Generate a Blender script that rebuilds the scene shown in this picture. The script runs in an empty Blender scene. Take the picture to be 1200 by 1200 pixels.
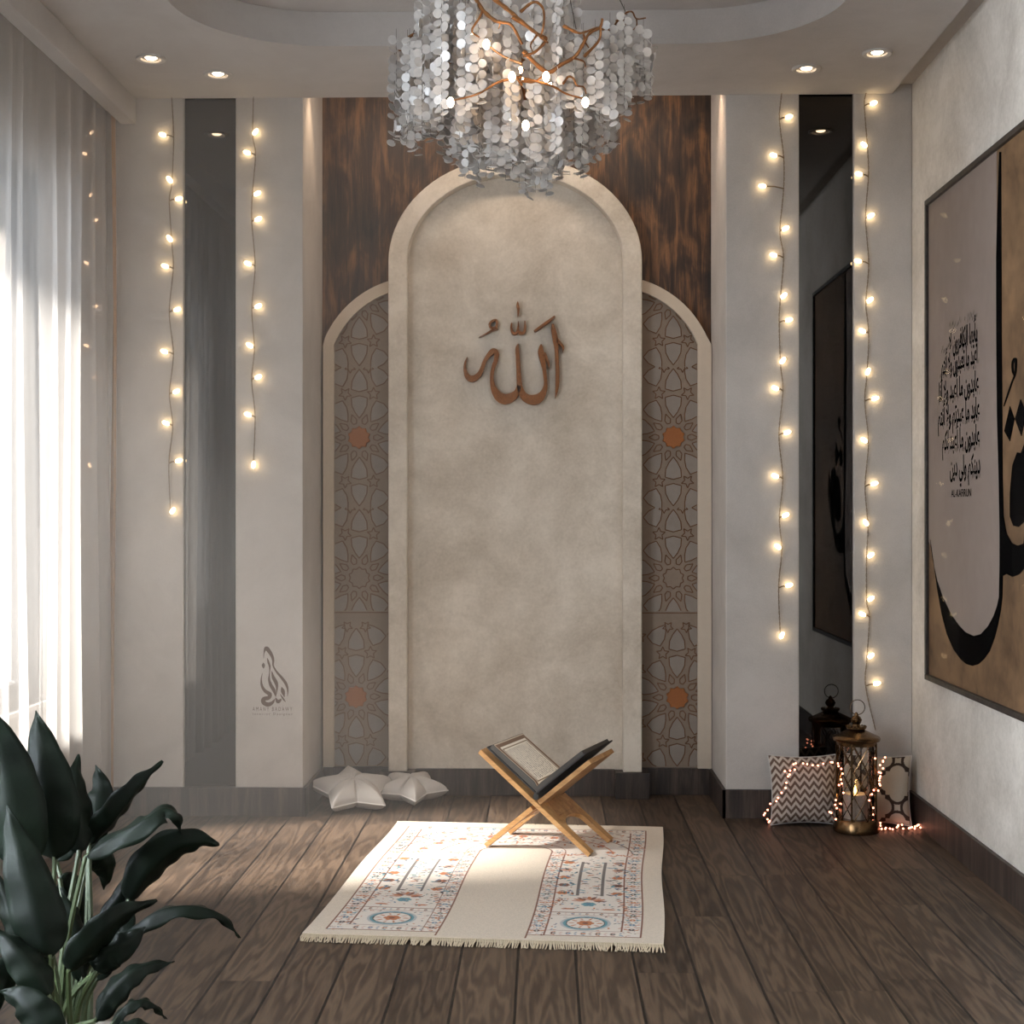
import bpy, bmesh, math, random
import numpy as np
from mathutils import Vector, Matrix
PI = math.pi
C = bpy.context.scene.collection
sin, cos = math.sin, math.cos

# ------------------------------------------------------------------ camera calibration
F, CU, CV, CH = 1700.0, 600.0, 602.0, 1.1775
TH = math.atan(38 / F)
def ray(u, v):
    cx = (u - CU) / F
    return Vector((cx * cos(TH) - sin(TH), cx * sin(TH) + cos(TH), -(v - CV) / F))
def atY(u, v, Y):
    d = ray(u, v); t = Y / d.y
    return Vector((d.x * t, Y, CH + d.z * t))
def atX(u, v, X):
    d = ray(u, v); t = X / d.x
    return Vector((X, d.y * t, CH + d.z * t))
def atZ(u, v, Z):
    d = ray(u, v); t = (Z - CH) / d.z
    return Vector((d.x * t, d.y * t, Z))

cam = bpy.data.cameras.new('camera'); co = bpy.data.objects.new('camera', cam); C.objects.link(co)
co.location = (0, 0, CH); co.rotation_euler = (PI / 2, 0, TH)
cam.sensor_width = 36; cam.lens = F / 1200 * 36; cam.shift_y = 2 / 1200; cam.clip_start = .05
bpy.context.scene.camera = co

# ------------------------------------------------------------------ node helpers
def lin(c):
    return tuple(((x / 255 / 12.92) if x / 255 <= .04045 else ((x / 255 + .055) / 1.055) ** 2.4) for x in c)
def S(r, g, b): return lin((r, g, b)) + (1.0,)
def nd(nt, typ, ins=None, **at):
    n = nt.nodes.new(typ)
    for k, v in at.items(): setattr(n, k, v)
    for k, v in (ins or {}).items():
        if isinstance(v, bpy.types.NodeSocket): nt.links.new(v, n.inputs[k])
        else: n.inputs[k].default_value = v
    return n
def mth(nt, op, a, b=None, c=None):
    ins = {0: a}
    if b is not None: ins[1] = b
    if c is not None: ins[2] = c
    return nd(nt, 'ShaderNodeMath', ins, operation=op).outputs[0]
def mixc(nt, f, a, b):
    n = nd(nt, 'ShaderNodeMix', {0: f, 6: a, 7: b}, data_type='RGBA'); return n.outputs[2]
def ramp(nt, f, stops):
    n = nd(nt, 'ShaderNodeValToRGB', {0: f}); e = n.color_ramp.elements
    while len(e) < len(stops): e.new(.5)
    for i, (p, c) in enumerate(stops):
        e[i].position = p; e[i].color = c if len(c) == 4 else tuple(c) + (1,)
    return n.outputs[0]
def new_mat(name):
    m = bpy.data.materials.new(name); m.use_nodes = True
    nt = m.node_tree; nt.nodes.clear()
    out = nt.nodes.new('ShaderNodeOutputMaterial')
    return m, nt, out
def coords(nt, sc=(1, 1, 1), kind='Object', rot=(0, 0, 0)):
    t = nd(nt, 'ShaderNodeTexCoord')
    return nd(nt, 'ShaderNodeMapping', {0: t.outputs[kind], 'Scale': sc, 'Rotation': rot}).outputs[0]
def noise(nt, vec, scale, detail=4, rough=.55, out=0, dist=0):
    return nd(nt, 'ShaderNodeTexNoise', {'Vector': vec, 'Scale': scale, 'Detail': detail, 'Roughness': rough, 'Distortion': dist}).outputs[out]
def principled(nt, out, **ins):
    p = nd(nt, 'ShaderNodeBsdfPrincipled')
    for k, v in ins.items():
        k = k.replace('_', ' ')
        if isinstance(v, bpy.types.NodeSocket): nt.links.new(v, p.inputs[k])
        else: p.inputs[k].default_value = v
    nt.links.new(p.outputs[0], out.inputs[0])
    return p
def bump(nt, h, strength=.3, dist=.01):
    return nd(nt, 'ShaderNodeBump', {'Height': h, 'Strength': strength, 'Distance': dist}).outputs[0]

def m_simple(name, col, rough=.6, metal=0, nsc=30, var=.15, bmp=.1, spec=.5):
    m, nt, out = new_mat(name)
    n = noise(nt, coords(nt), nsc)
    dark = tuple(c * (1 - var) for c in col[:3]) + (1,)
    lite = tuple(min(1, c * (1 + var)) for c in col[:3]) + (1,)
    principled(nt, out, Base_Color=mixc(nt, n, dark, lite), Roughness=rough, Metallic=metal,
               Normal=bump(nt, n, bmp, .004), Specular_IOR_Level=spec)
    return m
def m_emit(name, col, st):
    m, nt, out = new_mat(name)
    e = nd(nt, 'ShaderNodeEmission', {0: col, 1: st}); nt.links.new(e.outputs[0], out.inputs[0]); return m
def m_vcol(name, rough=.9, bsc=400, bst=.3, bd=.003, sheen=0):
    m, nt, out = new_mat(name)
    a = nd(nt, 'ShaderNodeAttribute', attribute_name='Col')
    n = noise(nt, coords(nt), bsc, 2)
    principled(nt, out, Base_Color=a.outputs[0], Roughness=rough, Normal=bump(nt, n, bst, bd), Specular_IOR_Level=.2, Sheen_Weight=sheen)
    return m
def m_wood(name, dark, mid, lite, sc=(14, 14, 1.1), rough=.5, nsc=1.0, bst=.15, planks=None, contrast=1.0, burl=0):
    m, nt, out = new_mat(name)
    base = nd(nt, 'ShaderNodeTexCoord').outputs['Object']
    sep = nd(nt, 'ShaderNodeSeparateXYZ', {0: base})
    vec = base
    if planks:
        w, off = planks
        ix = mth(nt, 'FLOOR', mth(nt, 'DIVIDE', mth(nt, 'SUBTRACT', sep.outputs[0], off), w))
        r = nd(nt, 'ShaderNodeTexWhiteNoise', {'W': ix}, noise_dimensions='1D').outputs[1]
        vec = nd(nt, 'ShaderNodeVectorMath', {0: base, 1: nd(nt, 'ShaderNodeVectorMath', {0: r, 1: (7, 7, 7)}, operation='MULTIPLY').outputs[0]}).outputs[0]
    mp = nd(nt, 'ShaderNodeMapping', {0: vec, 'Scale': sc}).outputs[0]
    n1 = noise(nt, mp, nsc, 6, .65, dist=.6)
    mp2 = nd(nt, 'ShaderNodeMapping', {0: vec, 'Scale': (sc[0] * 9, sc[1] * 9, sc[2] * 5)}).outputs[0]
    n2 = noise(nt, mp2, nsc, 3, .6)
    f = mth(nt, 'ADD', mth(nt, 'MULTIPLY', n1, .75), mth(nt, 'MULTIPLY', n2, .25))
    if burl:
        mp3 = nd(nt, 'ShaderNodeMapping', {0: vec, 'Scale': (8, 8, 3.0), 'Rotation': (0, .35, 0)}).outputs[0]
        n3 = noise(nt, mp3, 1.2, 4, .55, dist=1.2)
        f = mth(nt, 'ADD', mth(nt, 'MULTIPLY', f, 1 - burl), mth(nt, 'MULTIPLY', n3, burl))
    h = .16 / contrast
    col = ramp(nt, f, [(.5 - h, dark), (.5, mid), (.5 + h, lite)])
    principled(nt, out, Base_Color=col, Roughness=rough, Normal=bump(nt, f, bst, .004))
    return m
def m_plaster(name, c1, c2, sc=3.0, fine=60, rough=.85, bst=.12, stain=None):
    m, nt, out = new_mat(name)
    v = coords(nt)
    a = noise(nt, v, sc, 8, .68, dist=.3); b = noise(nt, v, fine, 3, .6)
    f = mth(nt, 'ADD', mth(nt, 'MULTIPLY', a, .8), mth(nt, 'MULTIPLY', b, .2))
    col = ramp(nt, f, [(.36, c1), (.62, c2)])
    principled(nt, out, Base_Color=col, Roughness=rough, Normal=bump(nt, b, bst, .003), Specular_IOR_Level=.25)
    return m

M = {}
M['paint'] = m_plaster('pale_wall_paint', S(172, 165, 158), S(192, 185, 178), 2.0, 220, .85, .25)
M['ceil'] = m_plaster('ceiling_paint', S(172, 165, 160), S(188, 182, 177), 1.5, 160, .9, .1)
M['lime'] = m_plaster('limewash_wall', S(178, 169, 158), S(216, 208, 198), 2.2, 70, .9, .2)
M['archplaster'] = m_plaster('mottled_arch_plaster', S(180, 168, 152), S(216, 206, 192), 3.2, 90, .85, .2)
M['woodpanel'] = m_wood('dark_burl_panelling', S(15, 10, 7), S(62, 41, 26), S(124, 86, 53), (34, 34, 2.4), .6, planks=(.475, -.695), burl=.4, contrast=1.35)
M['basewood'] = m_wood('dark_baseboard_wood', S(28, 22, 19), S(52, 42, 37), S(84, 70, 61), (26, 26, 2.2), .5, contrast=1.1)
M['framewood'] = m_wood('dark_picture_frame', S(20, 16, 14), S(44, 36, 31), S(66, 55, 48), (30, 30, 30), .5)
M['standwood'] = m_wood('oak_stand_wood', S(142, 100, 56), S(180, 134, 82), S(206, 164, 110), (5, 40, 40), .5, nsc=1.0, contrast=.9)
M['trim'] = m_simple('arch_trim_plaster', S(196, 182, 164), .85, 0, 40, .06)
M['gold'] = m_simple('glitter_gold_brown', S(124, 76, 36), .42, .5, 240, .75, .8)
M['copper'] = m_simple('copper_inlay', S(150, 92, 46), .5, .3, 600, .5, .6)
M['bronze'] = m_simple('aged_bronze', S(104, 80, 54), .26, .95, 60, .35, .1)
M['branch'] = m_simple('gold_branch_metal', S(122, 80, 44), .45, .7, 90, .3, .2)
M['dark_alu'] = m_simple('dark_window_frame', S(58, 58, 60), .45, .2, 40, .1)
M['lampwhite'] = m_simple('downlight_ring', S(190, 184, 178), .4, 0, 20, .05)
M['cable'] = m_simple('dark_cable', S(70, 60, 52), .6, 0, 50, .1)
M['wire'] = m_simple('twisted_bronze_wire', S(118, 98, 74), .5, .3, 200, .3)
M['bookblack'] = m_simple('black_book_cover', S(24, 23, 23), .55, 0, 150, .2)
M['pageedge'] = m_simple('page_edges', S(74, 70, 66), .8, 0, 300, .12)
M['page'] = m_vcol('printed_page', .8, 100, .05)
M['greyfabric'] = m_simple('grey_linen', S(186, 180, 174), .95, 0, 350, .1, .35, .2)
M['piping'] = m_simple('pale_piping', S(206, 201, 195), .9, 0, 300, .06)
M['rug'] = m_vcol('rug_pile', 1.0, 320, .6, .004, .1)
M['fringe'] = m_simple('cream_fringe', S(206, 192, 168), .95, 0, 200, .12)
M['pillowv'] = m_vcol('printed_cushion_cloth', .95, 380, .4, .002)
M['black'] = m_simple('black_ink', S(8, 7, 7), .9, 0, 20, .1, 0, .02)
M['logo'] = m_simple('brown_logo_paint', S(92, 70, 58), .8, 0, 20, .05, 0)
M['parch'] = m_plaster('brown_parchment', S(70, 51, 35), S(132, 102, 74), 2.6, 14, .6, 0)
M['taupe'] = m_plaster('taupe_print', S(128, 113, 104), S(142, 127, 118), 1.2, 20, .6, 0)
M['soil'] = m_simple('soil', S(40, 30, 24), .95, 0, 60, .5, .8)
M['pot'] = m_simple('grey_pot', S(120, 114, 108), .7, 0, 20, .1)
M['stem'] = m_simple('leaf_stem', S(58, 70, 40), .5, 0, 40, .2)
M['wax'] = m_simple('glitter_candle', S(190, 176, 164), .35, .1, 260, .5, .9)
M['lat_strap'] = m_simple('lattice_strapwork', S(134, 118, 103), .8, 0, 60, .1)
M['lat_fill'] = m_simple('lattice_grey_fill', S(138, 128, 118), .75, 0, 25, .12)
M['lat_line'] = m_simple('lattice_brown_line', S(108, 76, 50), .55, .3, 300, .4)
M['bulb_warm'] = m_emit('warm_string_bulb', (1, .74, .40, 1), 14)
M['bulb_dim'] = m_emit('dim_string_bulb', (1, .62, .36, 1), 2.2)
M['bulb_ch'] = m_emit('warm_chandelier_bulb', (1, .66, .38, 1), 30)
M['led'] = m_emit('red_orange_led', (1, .34, .2, 1), 7)
M['flame'] = m_emit('candle_flame', (1, .55, .14, 1), 9)
M['spot'] = m_emit('downlight_lens', (1, .76, .50, 1), 25)

# tinted mirror
def mk_mirror():
    m, nt, out = new_mat('smoked_mirror')
    principled(nt, out, Base_Color=S(76, 74, 72), Metallic=1.0, Roughness=.02)
    return m
M['mirror'] = mk_mirror()
def mk_glass(name, tint, gl):
    m, nt, out = new_mat(name)
    t = nd(nt, 'ShaderNodeBsdfTransparent', {0: tint}); g = nd(nt, 'ShaderNodeBsdfGlossy', {0: (1, 1, 1, 1), 1: .02})
    lw = nd(nt, 'ShaderNodeFresnel', {0: 1.45})
    mx = nd(nt, 'ShaderNodeMixShader', {0: mth(nt, 'MULTIPLY', lw.outputs[0], gl), 1: t.outputs[0], 2: g.outputs[0]})
    nt.links.new(mx.outputs[0], out.inputs[0]); return m
M['glass'] = mk_glass('window_glass', (.95, .96, .97, 1), .6)
M['pglass'] = mk_glass('picture_glass', (.98, .98, .98, 1), .008)
M['lglass'] = mk_glass('lantern_glass', (.9, .88, .86, 1), 1.0)
def mk_sheer():
    m, nt, out = new_mat('sheer_voile')
    n = noise(nt, coords(nt, (1, 60, 60)), 6, 2)
    d = nd(nt, 'ShaderNodeBsdfDiffuse', {0: S(206, 201, 196)}); tl = nd(nt, 'ShaderNodeBsdfTranslucent', {0: S(208, 203, 198)})
    tr = nd(nt, 'ShaderNodeBsdfTransparent')
    a = nd(nt, 'ShaderNodeMixShader', {0: .55, 1: d.outputs[0], 2: tl.outputs[0]})
    f = mth(nt, 'ADD', .46, mth(nt, 'MULTIPLY', n, .14))
    b = nd(nt, 'ShaderNodeMixShader', {0: f, 1: a.outputs[0], 2: tr.outputs[0]})
    nt.links.new(b.outputs[0], out.inputs[0]); return m
M['sheer'] = mk_sheer()
M['drape'] = m_simple('brown_drape_cloth', S(152, 122, 94), .95, 0, 180, .25, .3)
def mk_capiz():
    m, nt, out = new_mat('frosted_petal_disc')
    n = noise(nt, coords(nt), 60, 2)
    c = mixc(nt, n, S(178, 172, 167), S(220, 214, 208))
    d = nd(nt, 'ShaderNodeBsdfDiffuse', {0: c}); tl = nd(nt, 'ShaderNodeBsdfTranslucent', {0: c})
    g = nd(nt, 'ShaderNodeBsdfGlossy', {0: (1, 1, 1, 1), 1: .3})
    a = nd(nt, 'ShaderNodeMixShader', {0: .42, 1: d.outputs[0], 2: tl.outputs[0]})
    b = nd(nt, 'ShaderNodeMixShader', {0: .07, 1: a.outputs[0], 2: g.outputs[0]})
    nt.links.new(b.outputs[0], out.inputs[0]); return m
M['capiz'] = mk_capiz()
def mk_leaf():
    m, nt, out = new_mat('dark_green_leaf')
    n = noise(nt, coords(nt), 9, 5, .6)
    c = ramp(nt, n, [(.3, S(8, 13, 9)), (.7, S(17, 27, 18))])
    p = principled(nt, out, Base_Color=c, Roughness=.5, Specular_IOR_Level=.12, Normal=bump(nt, noise(nt, coords(nt), 30, 3), .25, .004))
    tl = nd(nt, 'ShaderNodeBsdfTranslucent', {0: S(50, 80, 34)})
    mx = nd(nt, 'ShaderNodeMixShader', {0: .1, 1: p.outputs[0], 2: tl.outputs[0]})
    nt.links.new(mx.outputs[0], out.inputs[0]); return m
M['leaf'] = mk_leaf()
def mk_floor():
    m, nt, out = new_mat('weathered_oak_planks')
    t = nd(nt, 'ShaderNodeTexCoord').outputs['Object']; s = nd(nt, 'ShaderNodeSeparateXYZ', {0: t})
    px = mth(nt, 'DIVIDE', mth(nt, 'ADD', s.outputs[0], 4.035), .1525)
    ix = mth(nt, 'FLOOR', px); fx = mth(nt, 'FRACT', px)
    r1 = nd(nt, 'ShaderNodeTexWhiteNoise', {'W': ix}, noise_dimensions='1D').outputs[0]
    py = mth(nt, 'ADD', mth(nt, 'DIVIDE', s.outputs[1], 1.15), mth(nt, 'MULTIPLY', r1, 9))
    iy = mth(nt, 'FLOOR', py); fy = mth(nt, 'FRACT', py)
    cmb = nd(nt, 'ShaderNodeCombineXYZ', {0: ix, 1: iy, 2: 0.0}).outputs[0]
    r2 = nd(nt, 'ShaderNodeTexWhiteNoise', {'Vector': cmb}, noise_dimensions='2D').outputs[0]
    gv = nd(nt, 'ShaderNodeCombineXYZ', {0: mth(nt, 'MULTIPLY', s.outputs[0], 17.0), 1: mth(nt, 'MULTIPLY', s.outputs[1], 1.5), 2: mth(nt, 'MULTIPLY', r2, 60)}).outputs[0]
    n1 = noise(nt, gv, 1.0, 3, .45, dist=.3)
    ring = mth(nt, 'SINE', mth(nt, 'MULTIPLY', n1, 44))
    fv = nd(nt, 'ShaderNodeCombineXYZ', {0: mth(nt, 'MULTIPLY', s.outputs[0], 170), 1: mth(nt, 'MULTIPLY', s.outputs[1], 16), 2: mth(nt, 'MULTIPLY', r2, 60)}).outputs[0]
    n2 = noise(nt, fv, 1.0, 3, .6)
    f = mth(nt, 'ADD', mth(nt, 'ADD', mth(nt, 'MULTIPLY', ring, .15), mth(nt, 'MULTIPLY', n2, .55)), mth(nt, 'MULTIPLY', r2, .24))
    col = ramp(nt, f, [(.12, S(44, 35, 28)), (.42, S(78, 63, 51)), (.75, S(106, 88, 72))])
    ex = mth(nt, 'MULTIPLY', mth(nt, 'MINIMUM', fx, mth(nt, 'SUBTRACT', 1.0, fx)), .1525)
    ey = mth(nt, 'MULTIPLY', mth(nt, 'MINIMUM', fy, mth(nt, 'SUBTRACT', 1.0, fy)), 1.15)
    gx = mth(nt, 'LESS_THAN', ex, .0036); gy = mth(nt, 'LESS_THAN', ey, .0014)
    c2 = mixc(nt, mth(nt, 'MULTIPLY', gy, .55), col, S(60, 48, 40))
    c3 = mixc(nt, gx, c2, S(24, 18, 15))
    h = mth(nt, 'SUBTRACT', mth(nt, 'MULTIPLY', f, .12), mth(nt, 'MAXIMUM', gx, gy))
    principled(nt, out, Base_Color=c3, Roughness=mth(nt, 'ADD', .38, mth(nt, 'MULTIPLY', n2, .2)), Normal=bump(nt, h, .6, .003), Specular_IOR_Level=.35)
    return m
M['floor'] = mk_floor()

# ------------------------------------------------------------------ mesh builder
def wmat(o):
    m = Matrix.LocRotScale(o.location, o.rotation_euler, o.scale)
    return wmat(o.parent) @ m if o.parent else m
def tag(o, label=None, cat=None, group=None, kind=None):
    if label: o['label'] = label
    if cat: o['category'] = cat
    if group: o['group'] = group
    if kind: o['kind'] = kind
    return o
def empty(name, loc, rot=(0, 0, 0), label=None, cat=None, group=None, kind=None):
    o = bpy.data.objects.new(name, None); C.objects.link(o); o.empty_display_size = .1
    o.location = loc; o.rotation_euler = rot
    return tag(o, label, cat, group, kind)
class MB:
    def __init__(s): s.v = []; s.f = []; s.mi = []
    def add(s, vs, fs, mi=0):
        b = len(s.v); s.v += [tuple(v) for v in vs]
        s.f += [tuple(i + b for i in f) for f in fs]; s.mi += [mi] * len(fs)
    def box(s, a, b, mi=0):
        (x0, y0, z0), (x1, y1, z1) = a, b
        s.add([(x0, y0, z0), (x1, y0, z0), (x1, y1, z0), (x0, y1, z0), (x0, y0, z1), (x1, y0, z1), (x1, y1, z1), (x0, y1, z1)],
              [(0, 3, 2, 1), (4, 5, 6, 7), (0, 1, 5, 4), (1, 2, 6, 5), (2, 3, 7, 6), (3, 0, 4, 7)], mi)
    def tube(s, pts, r, n=8, mi=0, closed=False):
        pts = [Vector(p) for p in pts]; N = len(pts)
        rs = r if hasattr(r, '__len__') else [r] * N
        vs = []; up = None
        for i, p in enumerate(pts):
            a = pts[(i - 1) % N] if (closed or i > 0) else p; b = pts[(i + 1) % N] if (closed or i < N - 1) else p
            t = (b - a)
            t = t.normalized() if t.length > 1e-9 else Vector((0, 0, 1))
            if up is None:
                up = t.orthogonal().normalized()
            else:
                up = up - t * up.dot(t); up = up.normalized() if up.length > 1e-6 else t.orthogonal().normalized()
            w = t.cross(up)
            for k in range(n):
                q = 2 * PI * k / n; vs.append(p + (up * cos(q) + w * sin(q)) * rs[i])
        fs = []
        for i in range(N if closed else N - 1):
            j = (i + 1) % N
            for k in range(n):
                k2 = (k + 1) % n
                fs.append((i * n + k, i * n + k2, j * n + k2, j * n + k))
        if not closed:
            fs.append(tuple(range(n - 1, -1, -1))); fs.append(tuple((N - 1) * n + k for k in range(n)))
        s.add(vs, fs, mi)
    def lathe(s, prof, c=(0, 0, 0), n=32, mi=0):
        vs = []; fs = []
        for (r, z) in prof:
            for k in range(n):
                q = 2 * PI * k / n; vs.append((c[0] + r * cos(q), c[1] + r * sin(q), c[2] + z))
        for i in range(len(prof) - 1):
            for k in range(n):
                k2 = (k + 1) % n
                fs.append((i * n + k, i * n + k2, (i + 1) * n + k2, (i + 1) * n + k))
        fs.append(tuple(range(n - 1, -1, -1))); fs.append(tuple((len(prof) - 1) * n + k for k in range(n)))
        s.add(vs, fs, mi)
    def sphere(s, c, r, n=10, m=6, mi=0):
        rr = r if hasattr(r, '__len__') else (r, r, r)
        vs = [(c[0], c[1], c[2] - rr[2])]; fs = []
        for i in range(1, m):
            a = -PI / 2 + PI * i / m
            for k in range(n):
                q = 2 * PI * k / n
                vs.append((c[0] + rr[0] * cos(a) * cos(q), c[1] + rr[1] * cos(a) * sin(q), c[2] + rr[2] * sin(a)))
        vs.append((c[0], c[1], c[2] + rr[2])); top = len(vs) - 1
        for k in range(n):
            fs.append((0, 1 + (k + 1) % n, 1 + k))
            for i in range(m - 2):
                a = 1 + i * n
                fs.append((a + k, a + (k + 1) % n, a + n + (k + 1) % n, a + n + k))
            fs.append((1 + (m - 2) * n + k, 1 + (m - 2) * n + (k + 1) % n, top))
        s.add(vs, fs, mi)
    def prism(s, poly, to3, d0, d1, mi=0):
        """poly: 2D outline, to3(x, y, d) -> 3D; extruded from d0 (front) to d1"""
        n = len(poly)
        vs = [to3(x, y, d0) for x, y in poly] + [to3(x, y, d1) for x, y in poly]
        b = len(s.v); s.v += [tuple(v) for v in vs]
        from mathutils.geometry import tessellate_polygon
        tri = tessellate_polygon([[Vector((x, y, 0)) for x, y in poly]])
        for t in tri:
            s.f.append(tuple(b + i for i in t)); s.mi.append(mi)
            s.f.append(tuple(b + n + i for i in reversed(t))); s.mi.append(mi)
        for i in range(n):
            j = (i + 1) % n
            s.f.append((b + i, b + j, b + n + j, b + n + i)); s.mi.append(mi)
    def band(s, outer, inner, to3, d0, d1, mi=0, closed=False):
        """solid strip between two equally long 2D outlines"""
        n = len(outer); vs = []
        for (a, b) in zip(outer, inner):
            vs += [to3(a[0], a[1], d0), to3(b[0], b[1], d0), to3(b[0], b[1], d1), to3(a[0], a[1], d1)]
        fs = []
        for i in range(n if closed else n - 1):
            j = (i + 1) % n
            for k in range(4):
                k2 = (k + 1) % 4
                fs.append((i * 4 + k, i * 4 + k2, j * 4 + k2, j * 4 + k))
        if not closed:
            fs += [(3, 2, 1, 0), tuple((n - 1) * 4 + k for k in range(4))]
        s.add(vs, fs, mi)
    def build(s, name, mats, parent=None, world=True, smooth=True, ang=38, bevel=0, origin=None, cols=None):
        me = bpy.data.meshes.new(name)
        vs = s.v
        if parent is not None and world:
            im = wmat(parent).inverted(); vs = [tuple(im @ Vector(v)) for v in vs]
        if origin is not None:
            vs = [(v[0] - origin[0], v[1] - origin[1], v[2] - origin[2]) for v in vs]
        me.from_pydata(vs, [], s.f)
        mats = mats if isinstance(mats, (list, tuple)) else [mats]
        for m in mats: me.materials.append(m)
        me.polygons.foreach_set('material_index', s.mi)
        bm = bmesh.new(); bm.from_mesh(me); bmesh.ops.recalc_face_normals(bm, faces=bm.faces); bm.to_mesh(me); bm.free()
        if smooth:
            me.shade_smooth(); me.set_sharp_from_angle(angle=math.radians(ang))
        if cols is not None:
            a = me.color_attributes.new('Col', 'FLOAT_COLOR', 'POINT'); a.data.foreach_set('color', np.asarray(cols, dtype=np.float32).ravel())
        o = bpy.data.objects.new(name, me); C.objects.link(o)
        if parent is not None: o.parent = parent
        if origin is not None: o.location = origin
        if bevel:
            b = o.modifiers.new('edge', 'BEVEL'); b.width = bevel; b.segments = 2; b.limit_method = 'ANGLE'; b.angle_limit = math.radians(40)
        return o
def catmull(pts, k=8, closed=False):
    P = [np.array(p, float) for p in pts]; n = len(P); out = []
    for i in range(n if closed else n - 1):
        p0 = P[(i - 1) % n] if (closed or i > 0) else 2 * P[0] - P[1]; p1 = P[i]; p2 = P[(i + 1) % n]
        p3 = P[(i + 2) % n] if (closed or i < n - 2) else 2 * P[n - 1] - P[n - 2]
        for j in range(k):
            t = j / k
            out.append(.5 * (2 * p1 + (p2 - p0) * t + (2 * p0 - 5 * p1 + 4 * p2 - p3) * t * t + (3 * p1 - p0 - 3 * p2 + p3) * t ** 3))
    if not closed: out.append(P[-1])
    return out
def stroke(mb, pts, to3, d0, d1, k=7, closed=False, mi=0):
    """pen stroke with (x, y, width) nodes as a solid ribbon"""
    q = catmull(pts, k, closed); L = []; R = []; n = len(q)
    for i in range(n):
        a = q[(i - 1) % n] if (closed or i > 0) else q[0]; b = q[(i + 1) % n] if (closed or i < n - 1) else q[-1]
        t = b[:2] - a[:2]; l = math.hypot(*t) or 1; nx, ny = -t[1] / l, t[0] / l; w = max(q[i][2], .5) / 2
        L.append((q[i][0] + nx * w, q[i][1] + ny * w)); R.append((q[i][0] - nx * w, q[i][1] - ny * w))
    mb.band(L, R, to3, d0, d1, mi, closed)

# ------------------------------------------------------------------ room dimensions
D = 5.635                      # plaster face of the two piers
XL = -1.83
XR = atY(1069, 600, D).x
CZ = 2.80                      # soffit
NX0, NX1 = atY(355, 600, D).x, atY(850.5, 600, D).x
NB = 6.13                      # niche back wall (timber)
YR = -2.0                      # rear wall
TOP = 2.98
AX = -.122                     # arch axis
def struct(o, label, cat): return tag(o, label, cat, kind='structure')

mb = MB(); mb.box((XL - .2, YR - .2, -.12), (XR + .2, 6.4, 0)); struct(mb.build('floor', M['floor'], smooth=False), 'dark weathered oak plank floor running toward the arch wall', 'floor')

# ceiling: soffit with rounded tray + upper slab
mb = MB()
px0 = -1.596
hx0, hx1, hy0, hy1, hr = -1.19, .955, -.9, 5.02, .46
hole = []
for (cx, cy, a0) in ((hx1 - hr, hy1 - hr, 0), (hx0 + hr, hy1 - hr, 90), (hx0 + hr, hy0 + hr, 180), (hx1 - hr, hy0 + hr, 270)):
    for k in range(17):
        a = math.radians(a0 + 90 * k / 16); hole.append((cx + hr * cos(a), cy + hr * sin(a)))
rect = [(XR - .075, YR), (XR - .075, D + .004), (XL, D + .004), (XL, YR)]
bm = bmesh.new()
def loop(bm, pts, z):
    vs = [bm.verts.new((x, y, z)) for x, y in pts]
    return vs, [bm.edges.new((vs[i], vs[(i + 1) % len(vs)])) for i in range(len(vs))]
_, e1 = loop(bm, rect, CZ); hv, e2 = loop(bm, hole, CZ)
bmesh.ops.triangle_fill(bm, edges=e1 + e2, use_beauty=True)
hv2 = [bm.verts.new((x, y, 2.918)) for x, y in hole]
for i in range(len(hole)):
    j = (i + 1) % len(hole); bm.faces.new((hv[i], hv[j], hv2[j], hv2[i]))
bm.faces.new(hv2)
bm.verts.index_update()
mb.add([v.co[:] for v in bm.verts], [[v.index for v in f.verts] for f in bm.faces]); bm.free()
mb.box((XR - .075, YR, 2.836), (XR + .2, 6.4, 2.9))                       # shadow gap along the right wall
mb.box((XR - .077, YR, CZ), (XR - .075, D + .004, 2.836))
mb.box((XL - .2, D + .004, TOP), (XR + .2, 6.4, TOP + .05))               # above the niche
mb.box((XL - .2, D + .0, CZ), (NX0 - .9, D + .004, TOP))
mb.box((XL - .2, YR, 3.0), (XR + .2, D, 3.05))
mb.box((XL, D - .012, CZ + .001), (XR - .075, D + .004, TOP))
struct(mb.build('ceiling', M['ceil'], smooth=True, ang=30), 'dropped plaster ceiling with a rounded recessed tray', 'ceiling')

# walls
mb = MB(); mb.box((XR, YR, 0), (XR + .2, 6.4, 2.86)); struct(mb.build('wall_right', M['lime'], smooth=False), 'limewashed plaster wall behind the large framed calligraphy', 'wall')
mb = MB(); mb.box((XL - .2, YR - .2, 0), (XR + .2, YR, 2.9)); struct(mb.build('wall_rear', M['basewood'], smooth=False), 'dark timber wall behind the viewer', 'wall')
WINS = [(4.12, 5.28), (2.72, 3.84), (-.1, 2.45)]  # last entry is an out-of-view window added to let in fill light
WZ0, WZ1 = .58, 2.42
SILL = (.5, .58, .58)
mb = MB(); e = sorted(WINS); y = YR
for (a, b) in e:
    mb.box((XL - .35, y, 0), (XL, a, 2.9)); mb.box((XL - .35, a, 0), (XL, b, .5 if a > 4 else .58)); mb.box((XL - .35, a, WZ1), (XL, b, 2.9)); y = b
mb.box((XL - .35, y, 0), (XL, 6.4, 2.9))
struct(mb.build('wall_left', M['paint'], smooth=False), 'painted window wall hidden behind the sheer curtain', 'wall')
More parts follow.
